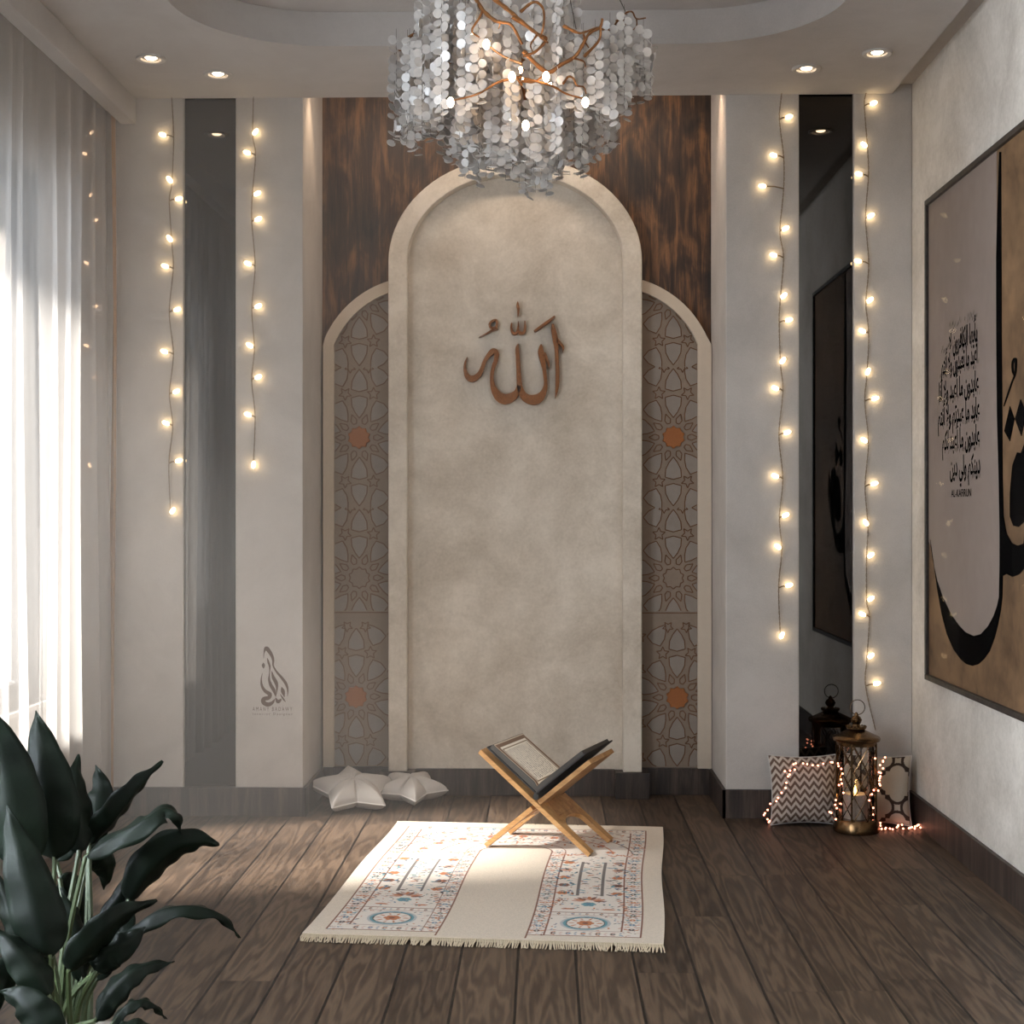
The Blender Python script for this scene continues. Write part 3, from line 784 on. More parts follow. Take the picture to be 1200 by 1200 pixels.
for si, (lb, ux, vt, bl, tail) in enumerate(STRG):
    YW = D - .012
    top = atY(ux, vt, YW)
    root = empty('string_light', top, label=lb, cat='string light', group='hanging warm string lights')
    mu = sum(b[0] for b in bl) / len(bl)
    nodes = [top]; att = []
    for k, (u, v) in enumerate(bl):
        du = u - mu; wu = mu + max(-2.5, min(2.5, -du * .35)) + (ux - mu) * (1 - k / len(bl))
        w = atY(wu, v + 3, YW); nodes.append(w); att.append((w, atY(u, v, YW - .004)))
    if tail: nodes.append(atY(tail[0], tail[1], YW))
    path = [Vector(p) for p in catmull(nodes, 12)]
    mb = MB(); L = len(path)
    for s in (0, PI):                                   # twisted pair
        q = []
        for i, p in enumerate(path):
            for j in range(2):
                f = i + j / 2; pp = p.lerp(path[min(i + 1, L - 1)], j / 2)
                a = pp.z * 150 + s; q.append(pp + Vector((.0017 * cos(a), .0017 * sin(a), 0)))
        mb.tube(q, .0011, 5)
    for (w, b) in att:
        d = (b - w).normalized(); e = b - d * .009
        mb.tube([w, w.lerp(e, .5) + Vector((0, -.003, .003)), e], .0026, 6)
    mb.build('twisted_wire', M['wire'], root)
    for (w, b) in att:
        d = (b - w).normalized(); q = d.to_track_quat('Z', 'Y')
        loc = b - d * .011 - root.location
        if si == 4:
            mb = bulbmesh(); mb.v = [(a * .75, b_ * .75, c * .75) for a, b_, c in mb.v]; o = mb.build('bulb', M['bulb_dim'], root, world=False)
        elif bm0 is None:
            o = bulbmesh().build('bulb', M['bulb_warm'], root, world=False); bm0 = o
        else:
            o = bm0.copy(); C.objects.link(o); o.parent = root
        o.location = loc; o.rotation_euler = q.to_euler()

# ------------------------------------------------------------------ chandelier
CY_ = 3.85
cc = atY(612, 110, CY_); CXc = cc.x
root = empty('petal_chandelier', (CXc, CY_, 2.918), label='gold branch chandelier with hanging strings of white petal discs', cat='chandelier')
rng = random.Random(11)
mb = MB(); mb.lathe([(.02, 0), (.14, 0), (.14, -.012), (.12, -.02), (.02, -.02)], c=(CXc, CY_, 2.918), n=40); mb.build('ceiling_plate', M['branch'], root)
def cp(u, v, dy=0): return atY(u, v, CY_ + dy)
BR = [
 ([(467, 58), (476, 55), (479, 44), (488, 41), (498, 52), (512, 68), (540, 76), (580, 66), (612, 55)], .05, .0075),
 ([(613, 60), (640, 84), (657, 76), (674, 66), (683, 52), (690, 40), (703, 32), (706, 22)], -.1, .008),
 ([(660, 30), (676, 38), (684, 38), (700, 32)], -.1, .006),
 ([(684, 40), (685, 48), (690, 56)], -.1, .004),
 ([(685, 66), (702, 47), (704, 30)], -.1, .006), ([(672, 68), (684, 72), (686, 78)], -.1, .004),
 ([(700, 34), (716, 34), (724, 24), (734, 15), (741, 14), (746, 22), (757, 21)], .1, .005),
 ([(722, 25), (730, 22), (733, 29)], .1, .005), ([(746, 22), (746, 30), (742, 35)], .1, .003),
 ([(610, 14), (622, 4), (630, 3), (637, 12), (637, 30), (633, 44)], -.05, .006),
 ([(555, -6), (566, 12), (580, 24), (588, 26), (600, 30), (612, 52)], -.15, .008),
 ([(566, 12), (561, 22), (553, 36), (562, 44)], -.15, .005), ([(587, 26), (584, 34)], -.15, .003),
 ([(578, -2), (596, 12), (612, 26), (630, 40), (640, 46), (628, 60), (613, 66)], -.2, .008),
 ([(600, 20), (628, 38), (634, 44), (642, 50)], -.2, .006), ([(630, 40), (622, 52), (624, 60)], -.2, .004),
 ([(540, 20), (545, 30), (550, 38)], 0, .004), ([(552, 48), (566, 52), (570, 80), (566, 92)], .1, .006),
 ([(530, 49), (541, 62), (556, 70), (600, 72)], .12, .006),
 ([(660, 98), (666, 90), (672, 92), (676, 100), (684, 102), (687, 110)], -.18, .0045),
 ([(658, -4), (660, 10), (658, 28)], .15, .005), ([(614, 60), (612, 90), (616, 120), (618, 140)], 0, .008),
 ([(612, 90), (585, 96), (560, 110), (530, 118)], -.1, .005), ([(614, 92), (645, 100), (664, 110), (686, 116)], -.08, .005),
 ([(612, 100), (600, 84)], -.16, .005), ([(612, 95), (626, 96), (640, 86)], -.16, .005), ([(612, 75), (590, 66), (570, 52)], -.14, .005),
]
for pts, dy, r in BR:
    P3 = [cp(u, v, (-.33 * math.sqrt(max(0, 1 - ((u - 612) / 155) ** 2)) - .012 if dy < 0 else dy) + .012 * sin(i * 2.1 + u)) for i, (u, v) in enumerate(pts)]
    q = catmull(P3, 6); n = len(q)
    mb = MB(); mb.tube(q, [r * .62 * (1.15 - .55 * i / n) * (1 + .12 * sin(i * 1.7)) for i in range(n)], 7); mb.build('branch', M['branch'], root)
for (u, v, dy) in ((624, 30, -.05), (676, 38, -.1), (560, 8, -.15), (598, 14, .15), (535, 62, .1), (735, 18, .1), (482, 44, .05), (655, 10, .15)):
    a = cp(u, v, dy); b = Vector((CXc + (a.x - CXc) * .35, CY_ + (a.y - CY_) * .35, 2.9))
    mb = MB(); mb.tube([a, b], .0012, 5); mb.build('suspension_cable', M['cable'], root)
BULBS = [(570, 52, -.35), (600, 90, -.37), (640, 90, -.37), (528, 120, -.345), (686, 120, -.345), (616, 147, -.37), (552, 42, -.2), (586, 68, -.12), (610, 82, -.1), (614, 91, -.1), (645, 99, -.12), (542, 122, -.12), (644, 82, -.14), (600, 142, -.1)]
b0 = None
for (u, v, dy) in BULBS:
    p = cp(u, v, dy)
    r = .0085 if dy < -.22 else .006
    mb = MB(); mb.sphere((0, 0, 0), (r, r, r * 1.5), 10, 8)
    o = mb.build('bulb', M['bulb_ch'], root, world=False); o.location = p - root.location
# petal strings
def strand(x, y, z0, z1, r):
    mb = MB(); z = z0; k = 0; n = 10
    mb.tube([(x, y, z0 + .03), (x, y, z1)], .0007, 4, mi=1)
    ph = r.gauss(0, .5)
    while z > z1:
        R = r.uniform(.0108, .0132); side = 1 if k % 2 else -1
        yaw = ph + r.uniform(-.35, .35) + (1.1 if r.random() < .15 else 0); tilt = r.gauss(0, .32) + (.9 if z - z1 < .03 else 0)
        c = Vector((x + side * .0098 * cos(yaw), y + side * .0098 * sin(yaw), z))
        u = Vector((cos(yaw), sin(yaw), 0)); w = Vector((-sin(yaw) * sin(tilt), cos(yaw) * sin(tilt), cos(tilt))); nrm = u.cross(w) * .0005
        vs = [c + (u * cos(2 * PI * i / n) + w * sin(2 * PI * i / n)) * R + nrm * s for s in (1, -1) for i in range(n)]
        mb.add(vs, [tuple(range(n)), tuple(range(2 * n - 1, n - 1, -1))] + [(i, n + i, n + (i + 1) % n, (i + 1) % n) for i in range(n)], 0)
        z -= r.uniform(.0105, .0135); k += 1
    return mb
def zlow(x, y):
    q = (x - CXc) / .345
    return float(np.interp(q, [-1, -.6, -.35, -.15, .1, .4, .6, .72, .85, 1], [2.15, 2.115, 2.06, 2.05, 2.03, 2.075, 2.10, 2.16, 2.27, 2.27])) + .05 * ((y - CY_) / .33) ** 2
def ztop(x, y):
    q = (x - CXc) / .345
    return float(np.interp(q, [-1, -.8, -.72, -.52, -.42, 0, .2, .26, .38, .45, .7, .8, 1], [2.40, 2.42, 2.60, 2.60, 2.46, 2.44, 2.46, 2.58, 2.56, 2.42, 2.42, 2.45, 2.44]))
SP = []
tries = 0
while len(SP) < 138 and tries < 9000:
    tries += 1
    a = rng.uniform(0, 2 * PI); q = math.sqrt(rng.uniform(.0, 1)); x = CXc + .345 * q * cos(a); y = CY_ + .33 * q * sin(a)
    if all((x - a_) ** 2 + (y - b_) ** 2 > .037 ** 2 for a_, b_ in SP): SP.append((x, y))
SP.sort(key=lambda p: p[1])
rest = MB()
for i, (x, y) in enumerate(SP):
    zl = zlow(x, y) + abs(rng.gauss(0, .045)) + (rng.uniform(0, .10) if rng.random() < .25 else 0); zt = ztop(x, y) + rng.uniform(-.05, .03)
    if y < CY_ - .12 and .1 < (x - CXc) / .345 < .6 and rng.random() < .75: zt = min(zt, 2.37)
    if (x - CXc) > .27: zt = min(zt, 2.435); 
    if zt - zl < .08: zl = zt - .1
    s = strand(x, y, zt, zl, rng)
    if i < 100: s.build('petal_string', [M['capiz'], M['cable']], root, smooth=False)
    else:
        b = len(rest.v); rest.v += s.v; rest.f += [tuple(k + b for k in f) for f in s.f]; rest.mi += s.mi
o = rest.build('petal_strings_behind', [M['capiz'], M['cable']], root, smooth=False); o['kind'] = 'stuff'
# ------------------------------------------------------------------ prayer rug
RW, RL = 1.0, 1.472
fl = atZ(354, 1094.6, .008); fr = atZ(774.5, 1106, .008)
ra = math.atan2(-.079, 1.0)
rug = empty('prayer_rug', (fl.x, fl.y, 0), (0, 0, ra), label='cream prayer rug with blue and orange floral border panels and fringes', cat='rug')
def paint_rug(nx, ny):
    s, v = np.meshgrid((np.arange(nx + 1)) / nx, (np.arange(ny + 1)) / ny)      # s across, v depth
    X = s * RW; Y = v * RL
    rs = np.random.RandomState(4)
    L = lambda *c: np.array(lin(c))
    cream, white, red, dark, blue, orange, teal, pink, green = L(214, 201, 184), L(222, 213, 203), L(122, 74, 52), L(62, 50, 48), L(92, 124, 148), L(186, 112, 66), L(96, 146, 156), L(196, 150, 130), L(80, 92, 84)
    col = np.ones(X.shape + (3,)) * cream
    col *= (1 + .05 * rs.randn(*X.shape))[..., None]
    def put(mask, c, a=1.0): col[mask] = col[mask] * (1 - a) + np.array(c) * a
    def box(x0, x1, y0, y1): return (X >= x0) & (X <= x1) & (Y >= y0) & (Y <= y1)
    def outline(x0, x1, y0, y1, w=.0035, c=red): put(box(x0, x1, y0, y1) & ~box(x0 + w, x1 - w, y0 + w, y1 - w), c)
    def blob(x, y, rx, ry, c): put(((X - x) / rx) ** 2 + ((Y - y) / ry) ** 2 < 1, c)
    def flower(x, y, r, c, c2=None):
        for k in range(6):
            a = k * PI / 3; blob(x + r * .65 * cos(a), y + r * .65 * sin(a), r * .42, r * .42, c)
        blob(x, y, r * .36, r * .36, c2 if c2 is not None else orange)
    def leafy(x, y, r, ang, c):
        dx, dy = X - x, Y - y; a = dx * cos(ang) + dy * sin(ang); b = -dx * sin(ang) + dy * cos(ang)
        put((a / r) ** 2 + (b / (r * .34)) ** 2 < 1, c)
    def scatter(x0, x1, y0, y1, n, sz, cs, only=None):
        for _ in range(n):
            x = rs.uniform(x0, x1); y = rs.uniform(y0, y1); c = cs[rs.randint(len(cs))]
            leafy(x, y, sz * rs.uniform(.6, 1.2), rs.uniform(0, PI), c)
    q0, q1, lane0, lane1 = .055, .375, .375, .618
    YB, YT = .045, 1.40
    cxm = .4965
    # field of the decorated area
    put(box(q0, .938, YB, YT), white)
    outline(q0, .938, YB, YT, .005)
    outline(q0 + .055, .938 - .055, YB + .05, YT - .05, .003)
    # central lane with rounded arch head
    ya = 1.03
    lane = box(lane0, lane1, YB - .03, ya) | ((Y > ya) & (((X - cxm) / .1215) ** 2 + ((Y - ya) / .09) ** 2 < 1))
    lane2 = box(lane0 - .006, lane1 + .006, YB - .03, ya) | ((Y > ya) & (((X - cxm) / .1275) ** 2 + ((Y - ya) / .096) ** 2 < 1))
    band = (box(lane0 - .052, lane1 + .052, YB, ya) | ((Y > ya) & (((X - cxm) / .1735) ** 2 + ((Y - ya) / .14) ** 2 < 1)))
    bandi = (box(lane0 - .048, lane1 + .048, YB, ya) | ((Y > ya) & (((X - cxm) / .1695) ** 2 + ((Y - ya) / .136) ** 2 < 1)))
    put(band & ~bandi, red)
    for (u0, u1) in ((q0 + .006, q0 + .053), (.885, .933), (lane0 - .05, lane0 - .005), (lane1 + .005, lane1 + .05)): scatter(u0, u1, YB, (YT if u1 < .12 or u0 > .8 else ya), 300, .0055, [dark, orange, blue, pink, red])
    # horizontal divisions
    for y in (YB + .235, YB + .205): put(box(q0, lane0 - .05, y, y + .0045) | box(lane1 + .05, .938, y, y + .0045), red)
    # spandrel arcs above the lane
    for r_, c in ((.235, red), (.30, orange), (.36, red), (.41, pink)):
        d = np.sqrt(((X - cxm) / 1.12) ** 2 + ((Y - 1.0) * 1.05) ** 2); put((np.abs(d - r_) < .0028) & (Y > 1.02) & box(q0, .938, YB, YT), c, .9)
    scatter(q0 + .06, .878, 1.13, 1.34, 260, .011, [orange, pink, blue, red, orange])
    for k in range(9):
        a = PI * (k + .5) / 9; flower(cxm + .30 * cos(a) * 1.1, 1.0 + .265 * sin(a), .016, orange, blue)
    # borders full of small florets
    def border(x0, x1, y0, y1, n, vert=True):
        for k in range(n):
            t = (k + .5) / n
            x, y = ((x0 + x1) / 2, y0 + (y1 - y0) * t) if vert else (x0 + (x1 - x0) * t, (y0 + y1) / 2)
            w = (x1 - x0) if vert else (y1 - y0)
            c = [dark, blue, orange, green][k % 4]
            flower(x, y, w * .19, c, white)
            for sg in (-1, 1):
                leafy(x + (sg * w * .3 if vert else 0), y + (0 if vert else sg * w * .3), w * .2, .6 * sg, [orange, pink, teal][k % 3])
                if vert: leafy(x + sg * w * .2, y + (y1 - y0) / n * .5, w * .16, -.8 * sg, [pink, blue, red][k % 3])
                else: leafy(x + (x1 - x0) / n * .5, y + sg * w * .2, w * .16, .8 * sg, [pink, blue, red][k % 3])
    border(q0 + .004, q0 + .054, YB + .05, YT - .06, 26); border(.884, .934, YB + .05, YT - .06, 26)
    border(lane0 - .05, lane0 - .004, YB + .02, ya + .02, 20); border(lane1 + .004, lane1 + .05, YB + .02, ya + .02, 20)
    border(q0 + .06, .88, YT - .048, YT - .004, 16, False)
    for (xa, xb) in ((q0 + .06, lane0 - .054), (lane1 + .054, .88)):
        border(xa, xb, YB + .006, YB + .046, 5, False); border(xa, xb, YB + .208, YB + .236, 5, False)
        xm = (xa + xb) / 2; ym = YB + .128
        # medallion
        d = np.sqrt((X - xm) ** 2 + ((Y - ym) * 1.0) ** 2)
        put(d < .072, blue, .45); put(d < .064, teal); put(d < .056, dark); put(d < .053, white)
        flower(xm, ym, .024, orange, red)
        for k in range(10):
            a = 2 * PI * k / 10; leafy(xm + .04 * cos(a), ym + .04 * sin(a), .010, a, [orange, pink][k % 2])
        for k in range(70):
            x = rs.uniform(xa, xb); y = rs.uniform(YB + .055, YB + .20)
            if (x - xm) ** 2 + (y - ym) ** 2 > .08 ** 2: leafy(x, y, .006, rs.uniform(0, PI), [dark, pink, orange, blue][k % 4])
        # tall garden panel: two bars with flower columns either side
        y0, y1 = YB + .26, ya + .0
        h0, h1 = y0 + .17, y1 - .13
        for sg in (-1, 1):
            put(box(xm + sg * .037 - .0045, xm + sg * .037 + .0045, h0, h1), dark, .85)
            for k in range(5):
                y = y0 + .17 + (h1 - h0) * (k + .3) / 4.4; x = xm + sg * .084
                flower(x, y, .019, [orange, red, orange, pink, orange][k], dark if k % 2 else orange)
                for q in range(5): leafy(x + rs.uniform(-.032, .032), y + rs.uniform(-.04, .04), .013, rs.uniform(0, PI), [blue, green, dark, teal, blue][q])
            for k in range(8): leafy(xm + sg * (.115 - .004 * k), y0 + .02 + .016 * k, .011, .8 * sg, [orange, red][k % 2])
            for k in range(8): leafy(xm + sg * (.115 - .010 * k), y1 - .03 + rs.uniform(-.012, .012), .012, rs.uniform(0, PI), [orange, pink][k % 2])
            leafy(xm + sg * .06, y0 + .015, .02, 0, orange)
        for k in range(16): leafy(xm + rs.uniform(-.028, .028), h0 + (h1 - h0) * (k + .5) / 16, .013, rs.uniform(-.6, .6), [dark, blue, teal, green, orange][k % 5])
        for k in range(9):
            a = PI * (k + .5) / 9; leafy(xm + .035 * cos(a), y0 + .10 + .04 * sin(a), .02, a, [red, orange, pink][k % 3])
        flower(xm, y0 + .07, .022, teal, blue)
        for k in range(230):
            x = rs.uniform(xa + .008, xb - .008); y = rs.uniform(y0, y1 - .01)
            if abs(abs(x - xm) - .084) < .036 or abs(x - xm) < .030 or y > y1 - .08 or y < y0 + .1: leafy(x, y, rs.uniform(.004, .009), rs.uniform(0, PI), [dark, orange, blue, red, pink, green, teal][k % 7])
    keep = np.ones(X.shape + (3,)) * L(212, 199, 182) * (1 + .06 * rs.randn(*X.shape))[..., None]
    col[lane2] = red; col[lane] = keep[lane]
    return np.clip(col, 0, 1)
nx, ny = 400, 560
colr = paint_rug(nx, ny)
sg, vg = np.meshgrid(np.arange(nx + 1) / nx, np.arange(ny + 1) / ny)
zz = .011 + .0012 * np.sin(sg * 9 + 3 * vg) * np.sin(vg * 11) 
wob = .004 * np.sin(vg * 9)
vt = np.stack([sg * RW + wob, vg * RL, zz], -1).reshape(-1, 3)
idx = np.arange((nx + 1) * (ny + 1)).reshape(ny + 1, nx + 1)
fs = np.stack([idx[:-1, :-1], idx[:-1, 1:], idx[1:, 1:], idx[1:, :-1]], -1).reshape(-1, 4).tolist()
mb = MB(); mb.add(vt.tolist(), fs)
ring = list(idx[0, :]) + list(idx[1:, -1]) + list(idx[-1, -2::-1]) + list(idx[-2:0:-1, 0])
b = len(mb.v); mb.v += [(mb.v[i][0], mb.v[i][1], .001) for i in ring]
n = len(ring)
for i in range(n): mb.f.append((ring[i], b + i, b + (i + 1) % n, ring[(i + 1) % n])); mb.mi.append(0)
cols = np.concatenate([colr.reshape(-1, 3), np.tile(np.array(lin((190, 174, 150))), (n, 1))])
mb.build('rug_field', M['rug'], rug, world=False, cols=np.concatenate([cols, np.ones((len(cols), 1))], 1))
rr = random.Random(8)
for end in (0, 1):
    mb = MB()
    for k in range(118):
        x = RW * (k + .5) / 118; y = 0 if end == 0 else RL; s = -1 if end == 0 else 1
        dx = rr.gauss(0, .006); l = rr.uniform(.044, .055) if end == 0 else rr.uniform(.028, .036)
        for q in (-1, 1):
            mb.tube([(x + q * .0018, y, .008), (x + q * .003 + dx * .4, y + s * l * .5, .0075), (x + dx + q * .004 + rr.gauss(0, .002), y + s * l, .003)], [.0024, .0022, .0015], 5)
    o = mb.build('fringe', M['fringe'], rug, world=False)

# ------------------------------------------------------------------ folding book stand and open book
st = empty('book_stand', (.0165, 5.119, .0135), (0, 0, math.radians(-20.5)), label='folding wooden X-shaped book stand standing on the prayer rug', cat='book stand')
W2 = .128; TB = .008
def board(p0, p1, sgn, name):
    """p0 foot, p1 top in the local x-z plane"""
    a = Vector((p0[0], 0, p0[1])); b = Vector((p1[0], 0, p1[1])); d = (b - a); L = d.length; d.normalize(); nrm = Vector((-d.z, 0, d.x))
    cr = .47 * L                                       # crossing point along the board
    def to3(y, s, k): return tuple(a + d * s + nrm * k + Vector((0, y, 0)))
    lo = .30 * L
    arch = [(.084 * cos(PI * k / 12), lo - .035 + .035 * sin(PI * k / 12)) for k in range(13)]
    # lower half with an arched cut-out leaves two legs
    low = [(-W2, 0), (-W2 + .036, 0), (-.084, lo - .035)] + arch[::-1] + [(W2 - .036, 0), (W2, 0), (W2, cr - .01), (-W2, cr - .01)]
    mb = MB(); mb.prism(low, to3, -TB, TB)
    mid = [(-.075, cr - .012), (.02, cr - .012), (.02, cr + .026), (-.075, cr + .026)] if sgn > 0 else [(-W2, cr - .012), (-.078, cr - .012), (-.078, cr + .026), (-W2, cr + .026)]
    mb.prism(mid, to3, -TB, TB)
    mid = [(.07, cr - .012), (W2, cr - .012), (W2, cr + .026), (.07, cr + .026)] if sgn > 0 else [(.024, cr - .012), (.066, cr - .012), (.066, cr + .026), (.024, cr + .026)]
    mb.prism(mid, to3, -TB, TB)
    up = [(-W2, cr + .024), (W2, cr + .024), (W2, L), (-W2, L)]
    mb.prism(up, to3, -TB, TB)
    # carved inset panel
    ins = [(-.082, lo + .016), (.082, lo + .016), (.074, cr - .03), (-.074, cr - .03)]
    mb.prism(ins, to3, -TB - .0025, TB + .0025)
    return mb.build(name, M['standwood'], st, world=False, smooth=False, bevel=.0015), a, d, nrm, L
_, aB, dB, nB, LB = board((-.19, .004), (.195, .322), 1, 'stand_board')
_, aA, dA, nA, LA = board((.192, .004), (-.213, .332), -1, 'stand_board')
book = empty('open_book', (.0165, 5.119, .0135), (0, 0, math.radians(-20.5)), label='open black-covered book with printed pages lying on the wooden stand', cat='book')
HB = .148
spx, spz = .006, .188
def bookside(sx, dv, name):
    d = Vector((dv[0], 0, dv[2])).normalized(); nrm = Vector((-d.z, 0, d.x)) * (1 if d.x > 0 else -1)
    if nrm.z < 0: nrm = -nrm
    base = Vector((spx, 0, spz))
    def T(y, s, k): return tuple(base + d * s + nrm * k + Vector((0, y, 0)))
    L = .245
    mb = MB(); prof = [(-.004 if sx < 0 else 0.0, 0)]
    mb.prism([(-HB, .0), (HB, .0), (HB, L), (-HB, L)], T, .010, .0155); mb.build('cover', M['bookblack'], book, world=False, smooth=False, bevel=.001)
    # page block with curved gutter
    n = 16; m = 24
    th = .022 if sx < 0 else .016
    def hgt(f): return .016 + th * (1 - .25 * f) * min(1, (f / .16)) ** .5 * (1 if f < 1 else 1)
    top = [T(-HB + .006 + (2 * HB - .012) * j / m, .004 + (L - .014) * i / n, hgt(max(i / n, .0005))) for i in range(n + 1) for j in range(m + 1)]
    mb = MB()
    edge = []
    vs = list(top); fs = []
    b = len(vs)
    vs += [T(-HB + .006 + (2 * HB - .012) * j / m, .004 + (L - .014) * i / n, .0157) for i in range(n + 1) for j in range(m + 1)]
    g = lambda i, j: i * (m + 1) + j
    for i in range(n):
        for j in range(m):
            fs.append((b + g(i, j), b + g(i + 1, j), b + g(i + 1, j + 1), b + g(i, j + 1)))
            fs.append((g(i, j), g(i, j + 1), g(i + 1, j + 1), g(i + 1, j)))
    for i in range(n):
        for j in (0, m): fs.append((g(i, j), g(i + 1, j), b + g(i + 1, j), b + g(i, j)))
    for j in range(m):
        for i in (0, n): fs.append((g(i, j), g(i, j + 1), b + g(i, j + 1), b + g(i, j)))
    mb.add(vs, fs); mb.build('page_block', M['pageedge'], book, world=False, ang=50)
    # printed top sheet
    n, m = 120, 150
    gi, gj = np.meshgrid(np.arange(n + 1) / n, np.arange(m + 1) / m, indexing='ij')
    rs = np.random.RandomState(2 + sx)
    c = np.ones(gi.shape + (3,)) * np.array(lin((240, 234, 222)))
    bd = (gi < .09) | (gi > .91) | (gj < .08) | (gj > .92)
    pat = .5 + .5 * np.sin(gi * 170) * np.sin(gj * 190)
    c[bd] = (np.array(lin((150, 122, 100))) * pat[..., None] + np.array(lin((96, 78, 68))) * (1 - pat[..., None]))[bd]
    ed = (np.abs(gi - .14) < .008) | (np.abs(gi - .86) < .008) | (np.abs(gj - .1) < .007) | (np.abs(gj - .9) < .007)
    c[ed & ~((gi < .13) | (gi > .87) | (gj < .09) | (gj > .91))] = lin((120, 96, 70))
    outm = (gi < .03) | (gi > .975) | (gj < .02) | (gj > .98); c[outm] = lin((206, 196, 180))
    tx = (gi > .17) & (gi < .83) & (gj > .13) & (gj < .87)
    # lines of script run along the short axis (book height is across the stand)
    ln = np.sin((gj - .13) / .74 * 2 * PI * 13); wd = rs.rand(n + 1, m + 1)
    ink = tx & (ln > -.1) & (wd < .42)
    c[ink] = lin((84, 76, 70))
    vs = [T(-HB + .008 + (2 * HB - .016) * j / m, .006 + (L - .018) * i / n, hgt(max(i / n, .0005)) + .0008) for i in range(n + 1) for j in range(m + 1)]
    fs = [(i * (m + 1) + j, i * (m + 1) + j + 1, (i + 1) * (m + 1) + j + 1, (i + 1) * (m + 1) + j) for i in range(n) for j in range(m)]
    mb = MB(); mb.add(vs, fs); cc_ = np.concatenate([c.reshape(-1, 3), np.ones(((n + 1) * (m + 1), 1))], 1)
    mb.build('printed_page', M['page'], book, world=False, cols=cc_, ang=80)
bookside(-1, dA, 'a'); bookside(1, dB, 'b')
mb = MB(); mb.tube([(spx, -HB, spz + .004), (spx, HB, spz + .004)], .0105, 12); mb.build('spine', M['bookblack'], book, world=False)

# ------------------------------------------------------------------ star cushions
def star_cushion(name, loc, rot, R, H, label, seed):
    root = empty(name, loc, rot, label=label, cat='cushion', group='grey star cushions')
    NT, NR = 160, 22
    def rad(t):
        k = (t / (2 * PI) * 5) % 1; f = abs(k - .5) * 2           # 1 at tips, 0 at notches
        rn, rt = .60, 1.0
        al = PI / 5; # straight edges between tip and notch
        a = (1 - f) * al
        return R * rt * rn * sin(al) / (rn * sin(al - a) + rt * sin(a)) if True else 0
    def hh(f, t):
        k = (t / (2 * PI) * 5) % 1; g = abs(k - .5) * 2
        seam = 1 - .34 * math.exp(-(g / .10) ** 2) * min(1, f * 2.2) * (1 - .2 * f)
        pinch = 1 - .18 * math.exp(-(f / .10) ** 2)
        return H * (1 - f ** 2.3) ** .62 * seam * pinch
    mb = MB(); vs = []; fs = []
    for s in (1, -1):
        b = len(vs)
        vs.append((0, 0, s * hh(0, 0)))
        for i in range(1, NR + 1):
            f = i / NR
            for k in range(NT):
                t = 2 * PI * k / NT; r = rad(t) * f
                wr = .002 * sin(9 * t + seed) * sin(f * 7)
                vs.append((r * cos(t), r * sin(t), s * hh(f, t) + wr * (1 - f)))
        for k in range(NT): fs.append((b, b + 1 + k, b + 1 + (k + 1) % NT))
        for i in range(NR - 1):
            for k in range(NT):
                a = b + 1 + i * NT; fs.append((a + k, a + NT + k, a + NT + (k + 1) % NT, a + (k + 1) % NT))
    mb.add(vs, fs); mb.build('cushion_body', M['greyfabric'], root, world=False, ang=180)
    mb = MB(); mb.tube([(rad(2 * PI * k / NT) * 1.0 * cos(2 * PI * k / NT), rad(2 * PI * k / NT) * sin(2 * PI * k / NT), 0) for k in range(NT)], .003, 6, closed=True)
    mb.build('piping', M['piping'], root, world=False)
    return root
p1 = atY(414, 938, 5.80); p2 = atY(482, 936, 5.90)
star_cushion('star_cushion', (p1.x, 5.795, .074), (math.radians(17), math.radians(-5), math.radians(34)), .178, .056, 'larger grey star-shaped cushion leaning at the foot of the window side pier', 1)
star_cushion('star_cushion', (p2.x, 5.90, .062), (math.radians(10), math.radians(3), math.radians(-6)), .152, .05, 'smaller grey star-shaped cushion tucked behind the larger star cushion', 2)

# ------------------------------------------------------------------ patterned pillows
def pillow(name, w, T, loc, rot, fn, label, edge, mat='pillowv', N=150):
    root = empty(name, loc, rot, label=label, cat='pillow')
    mb = MB(); cols = []
    g = np.linspace(-1, 1, N + 1); A, B = np.meshgrid(g, g)
    pin = 1 - .07 * (1 - A ** 2) * 0
    sx = A * (1 - .085 * (1 - B ** 2) ** 1.0 * np.abs(A) ** 2); sz = B * (1 - .085 * (1 - A ** 2) * np.abs(B) ** 2)
    th = T * ((1 - np.abs(A) ** 2.6) * (1 - np.abs(B) ** 2.6)) ** .55 * (1 + .05 * np.sin(A * 5 + B * 3))
    x = sx * w / 2; z = sz * w / 2 + w / 2
    for s in (-1, 1):
        v = np.stack([x, s * th, z], -1).reshape(-1, 3); idx = np.arange((N + 1) ** 2).reshape(N + 1, N + 1)
        f = np.stack([idx[:-1, :-1], idx[:-1, 1:], idx[1:, 1:], idx[1:, :-1]], -1).reshape(-1, 4)
        mb.add(v.tolist(), f.tolist()); cols.append(fn((A + 1) / 2, (B + 1) / 2).reshape(-1, 3))
    cols = np.concatenate(cols)
    mb.build('pillow_cover', M[mat], root, world=False, cols=np.concatenate([cols, np.ones((len(cols), 1))], 1), ang=180)
    mb = MB(); pr = [(x[0, k], 0, z[0, k]) for k in range(0, N, 3)] + [(x[k, N], 0, z[k, N]) for k in range(0, N, 3)] + [(x[N, N - k], 0, z[N, N - k]) for k in range(0, N, 3)] + [(x[N - k, 0], 0, z[N - k, 0]) for k in range(0, N, 3)]
    mb.tube([tuple(map(float, p)) for p in pr], .0028, 6, closed=True); mb.build('seam_piping', edge, root, world=False)
    return root
def chev(u, v):
    tri = np.abs(((u * 7.4) % 1) - .5) * 2
    f = (v * 8.8 + tri * .78) % 1
    c = np.where((f < .5)[..., None], np.array(lin((92, 74, 64))), np.array(lin((180, 168, 156))))
    return c
